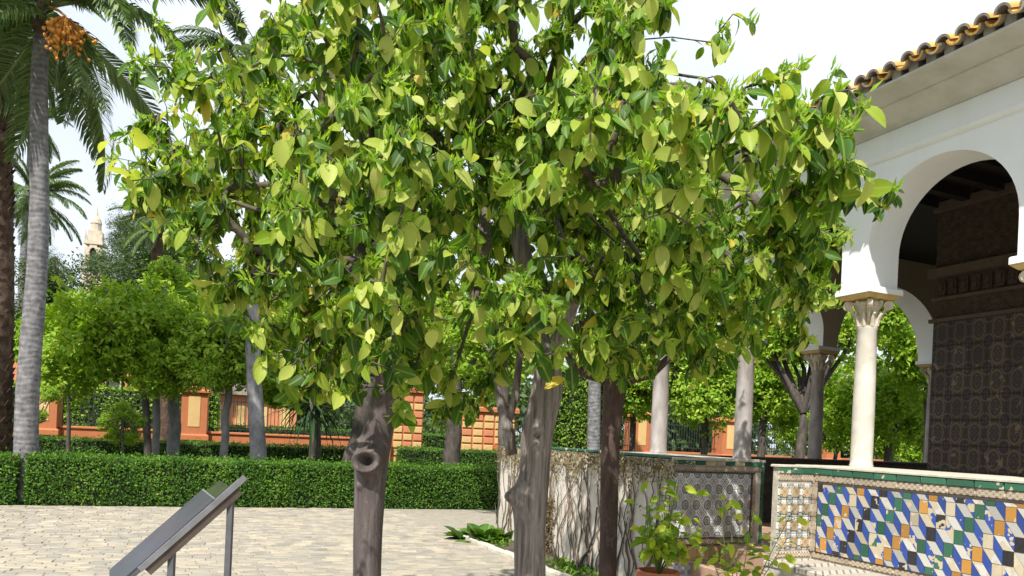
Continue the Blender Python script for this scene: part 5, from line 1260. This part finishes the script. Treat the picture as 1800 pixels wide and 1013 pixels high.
# B: gnarled trunk
dB = 4.9; pbp = ppath([(931, 1013, 0), (931, 950, 0), (932, 890, 0), (938, 850, 0), (942, 800, 0), (945, 760, 0), (953, 720, 0), (962, 680, 0), (963, 645, 0), (948, 610, 0.05), (938, 570, 0.1), (934, 520, 0.1), (920, 450, 0.1), (900, 370, 0.1), (890, 300, 0.1)], dB)
rb = [0.16, 0.118] + rr([54, 55, 58, 53, 53, 56, 54, 51, 48, 46, 42, 38, 34, 30, 24], dB)
zb = at(915, 870, dB).z
orange_tree('orange_tree', 'orange tree with a gnarled twisted pale trunk and large glossy leaves', pbp[0], pbp, rb, MATS['bark_b'],
    BL([(960, 100, 3.5, 0.52, 1.0), (880, 400, 3.9, 0.45, 1.0), (1090, 330, 3.2, 0.45, 1.1), (1230, 310, 3.1, 0.40, 1.0), (1370, 250, 3.1, 0.34, 1.0), (1440, 250, 3.0, 0.16, 1.0), (1150, 560, 3.8, 0.42, 1.0), (830, 540, 3.5, 0.36, 1.0), (1010, 500, 3.9, 0.40, 1.0),
        (1150, 120, 3.8, 0.34, 0.5), (1240, 60, 3.6, 0.22, 0.35), (1320, 170, 3.4, 0.22, 0.5), (990, 250, 5.0, 0.7, 1.5), (800, 90, 4.6, 0.6, 1.2), (860, 300, 5.2, 0.6, 1.5), (920, 480, 5.2, 0.5, 1.4), (1280, 440, 3.8, 0.38, 1.2), (1390, 400, 3.9, 0.28, 1.3), (1330, 520, 4.2, 0.38, 1.3), (1390, 560, 4.4, 0.26, 1.2), (1230, 590, 4.2, 0.28, 1.2), (800, 660, 4.0, 0.22, 0.9), (1080, -40, 3.8, 0.4, 0.6), (900, -40, 3.8, 0.6, 0.8)]),
    1280, 6, bumps=((-2.6, zb, 0.0, 0.06, 0.075, 0.0, 0.02, 0.03, 0.12), (-2.2, zb - 0.07, 0, 0.03, -0.02, 0, 0.02, 0, 0.03), (-0.2, at(975, 700, dB).z, 0, 0.08, 0.008, 0, 0.02, 0, 0.03), (-1.6, at(950, 770, dB).z, 0.05, 0.03, 0.02, 0.03, 0.03, 0, 0.05)), rough=0.10, flute=0.12, kz=10, group=GO,
    extra_limbs=[([at(950, 640, 4.95), at(985, 590, 4.9), at(1010, 530, 4.85), at(1060, 450, 4.7)], rr([34, 24, 20, 12], 4.9)), ([at(900, 800, 4.98), at(893, 760, 4.98), at(888, 735, 5.0), at(878, 700, 5.02), at(862, 640, 5.05)], rr([20, 22, 22, 16, 10], 5.0)), ([at(890, 745, 5.0), at(905, 700, 5.02), at(912, 640, 5.05), at(915, 590, 5.1)], rr([18, 14, 13, 9], 5.0))])
# C: slim dark trunk
dC = 6.6; pc = ppath([(1068, 1013, 0), (1070, 930, 0), (1071, 850, 0), (1073, 780, 0), (1077, 720, 0), (1082, 680, 0), (1084, 655, 0), (1080, 630, 0)], dC)
rc_ = [0.10, 0.085] + rr([31, 31, 32, 33, 36, 42, 44, 36], dC)
orange_tree('orange_tree', 'orange tree with a slim dark red brown trunk forking before the creeper wall', pc[0], pc, rc_, MATS['bark_c'],
    BL([(1250, 440, 6.2, 0.75, 1.0), (1370, 530, 6.1, 0.45, 1.0), (1120, 480, 6.2, 0.7, 1.0), (1320, 340, 6.0, 0.6, 1.0), (1000, 440, 6.8, 0.75, 0.9), (1270, 590, 6.2, 0.36, 1.0), (1400, 430, 6.0, 0.34, 1.0), (1090, 300, 6.6, 0.8, 0.9), (1000, 560, 6.6, 0.4, 0.8), (1160, 600, 6.2, 0.35, 0.9)]),
    820, 7, leafL=(0.065, 0.105), rough=0.03, group=GO,
    extra_limbs=[([at(1080, 668, dC), at(1050, 662, dC), at(1025, 655, dC - 0.05), at(1005, 640, dC - 0.05), at(990, 610, dC)], rr([26, 20, 17, 14, 10], dC)),
                 ([at(1084, 668, dC), at(1115, 664, dC - 0.05), at(1145, 658, dC - 0.1), at(1175, 630, dC - 0.15), at(1200, 580, dC - 0.2)], rr([28, 20, 16, 13, 9], dC)),
                 ([at(1080, 650, dC), at(1062, 625, dC + 0.1), at(1040, 590, dC + 0.15)], rr([28, 20, 12], dC))])
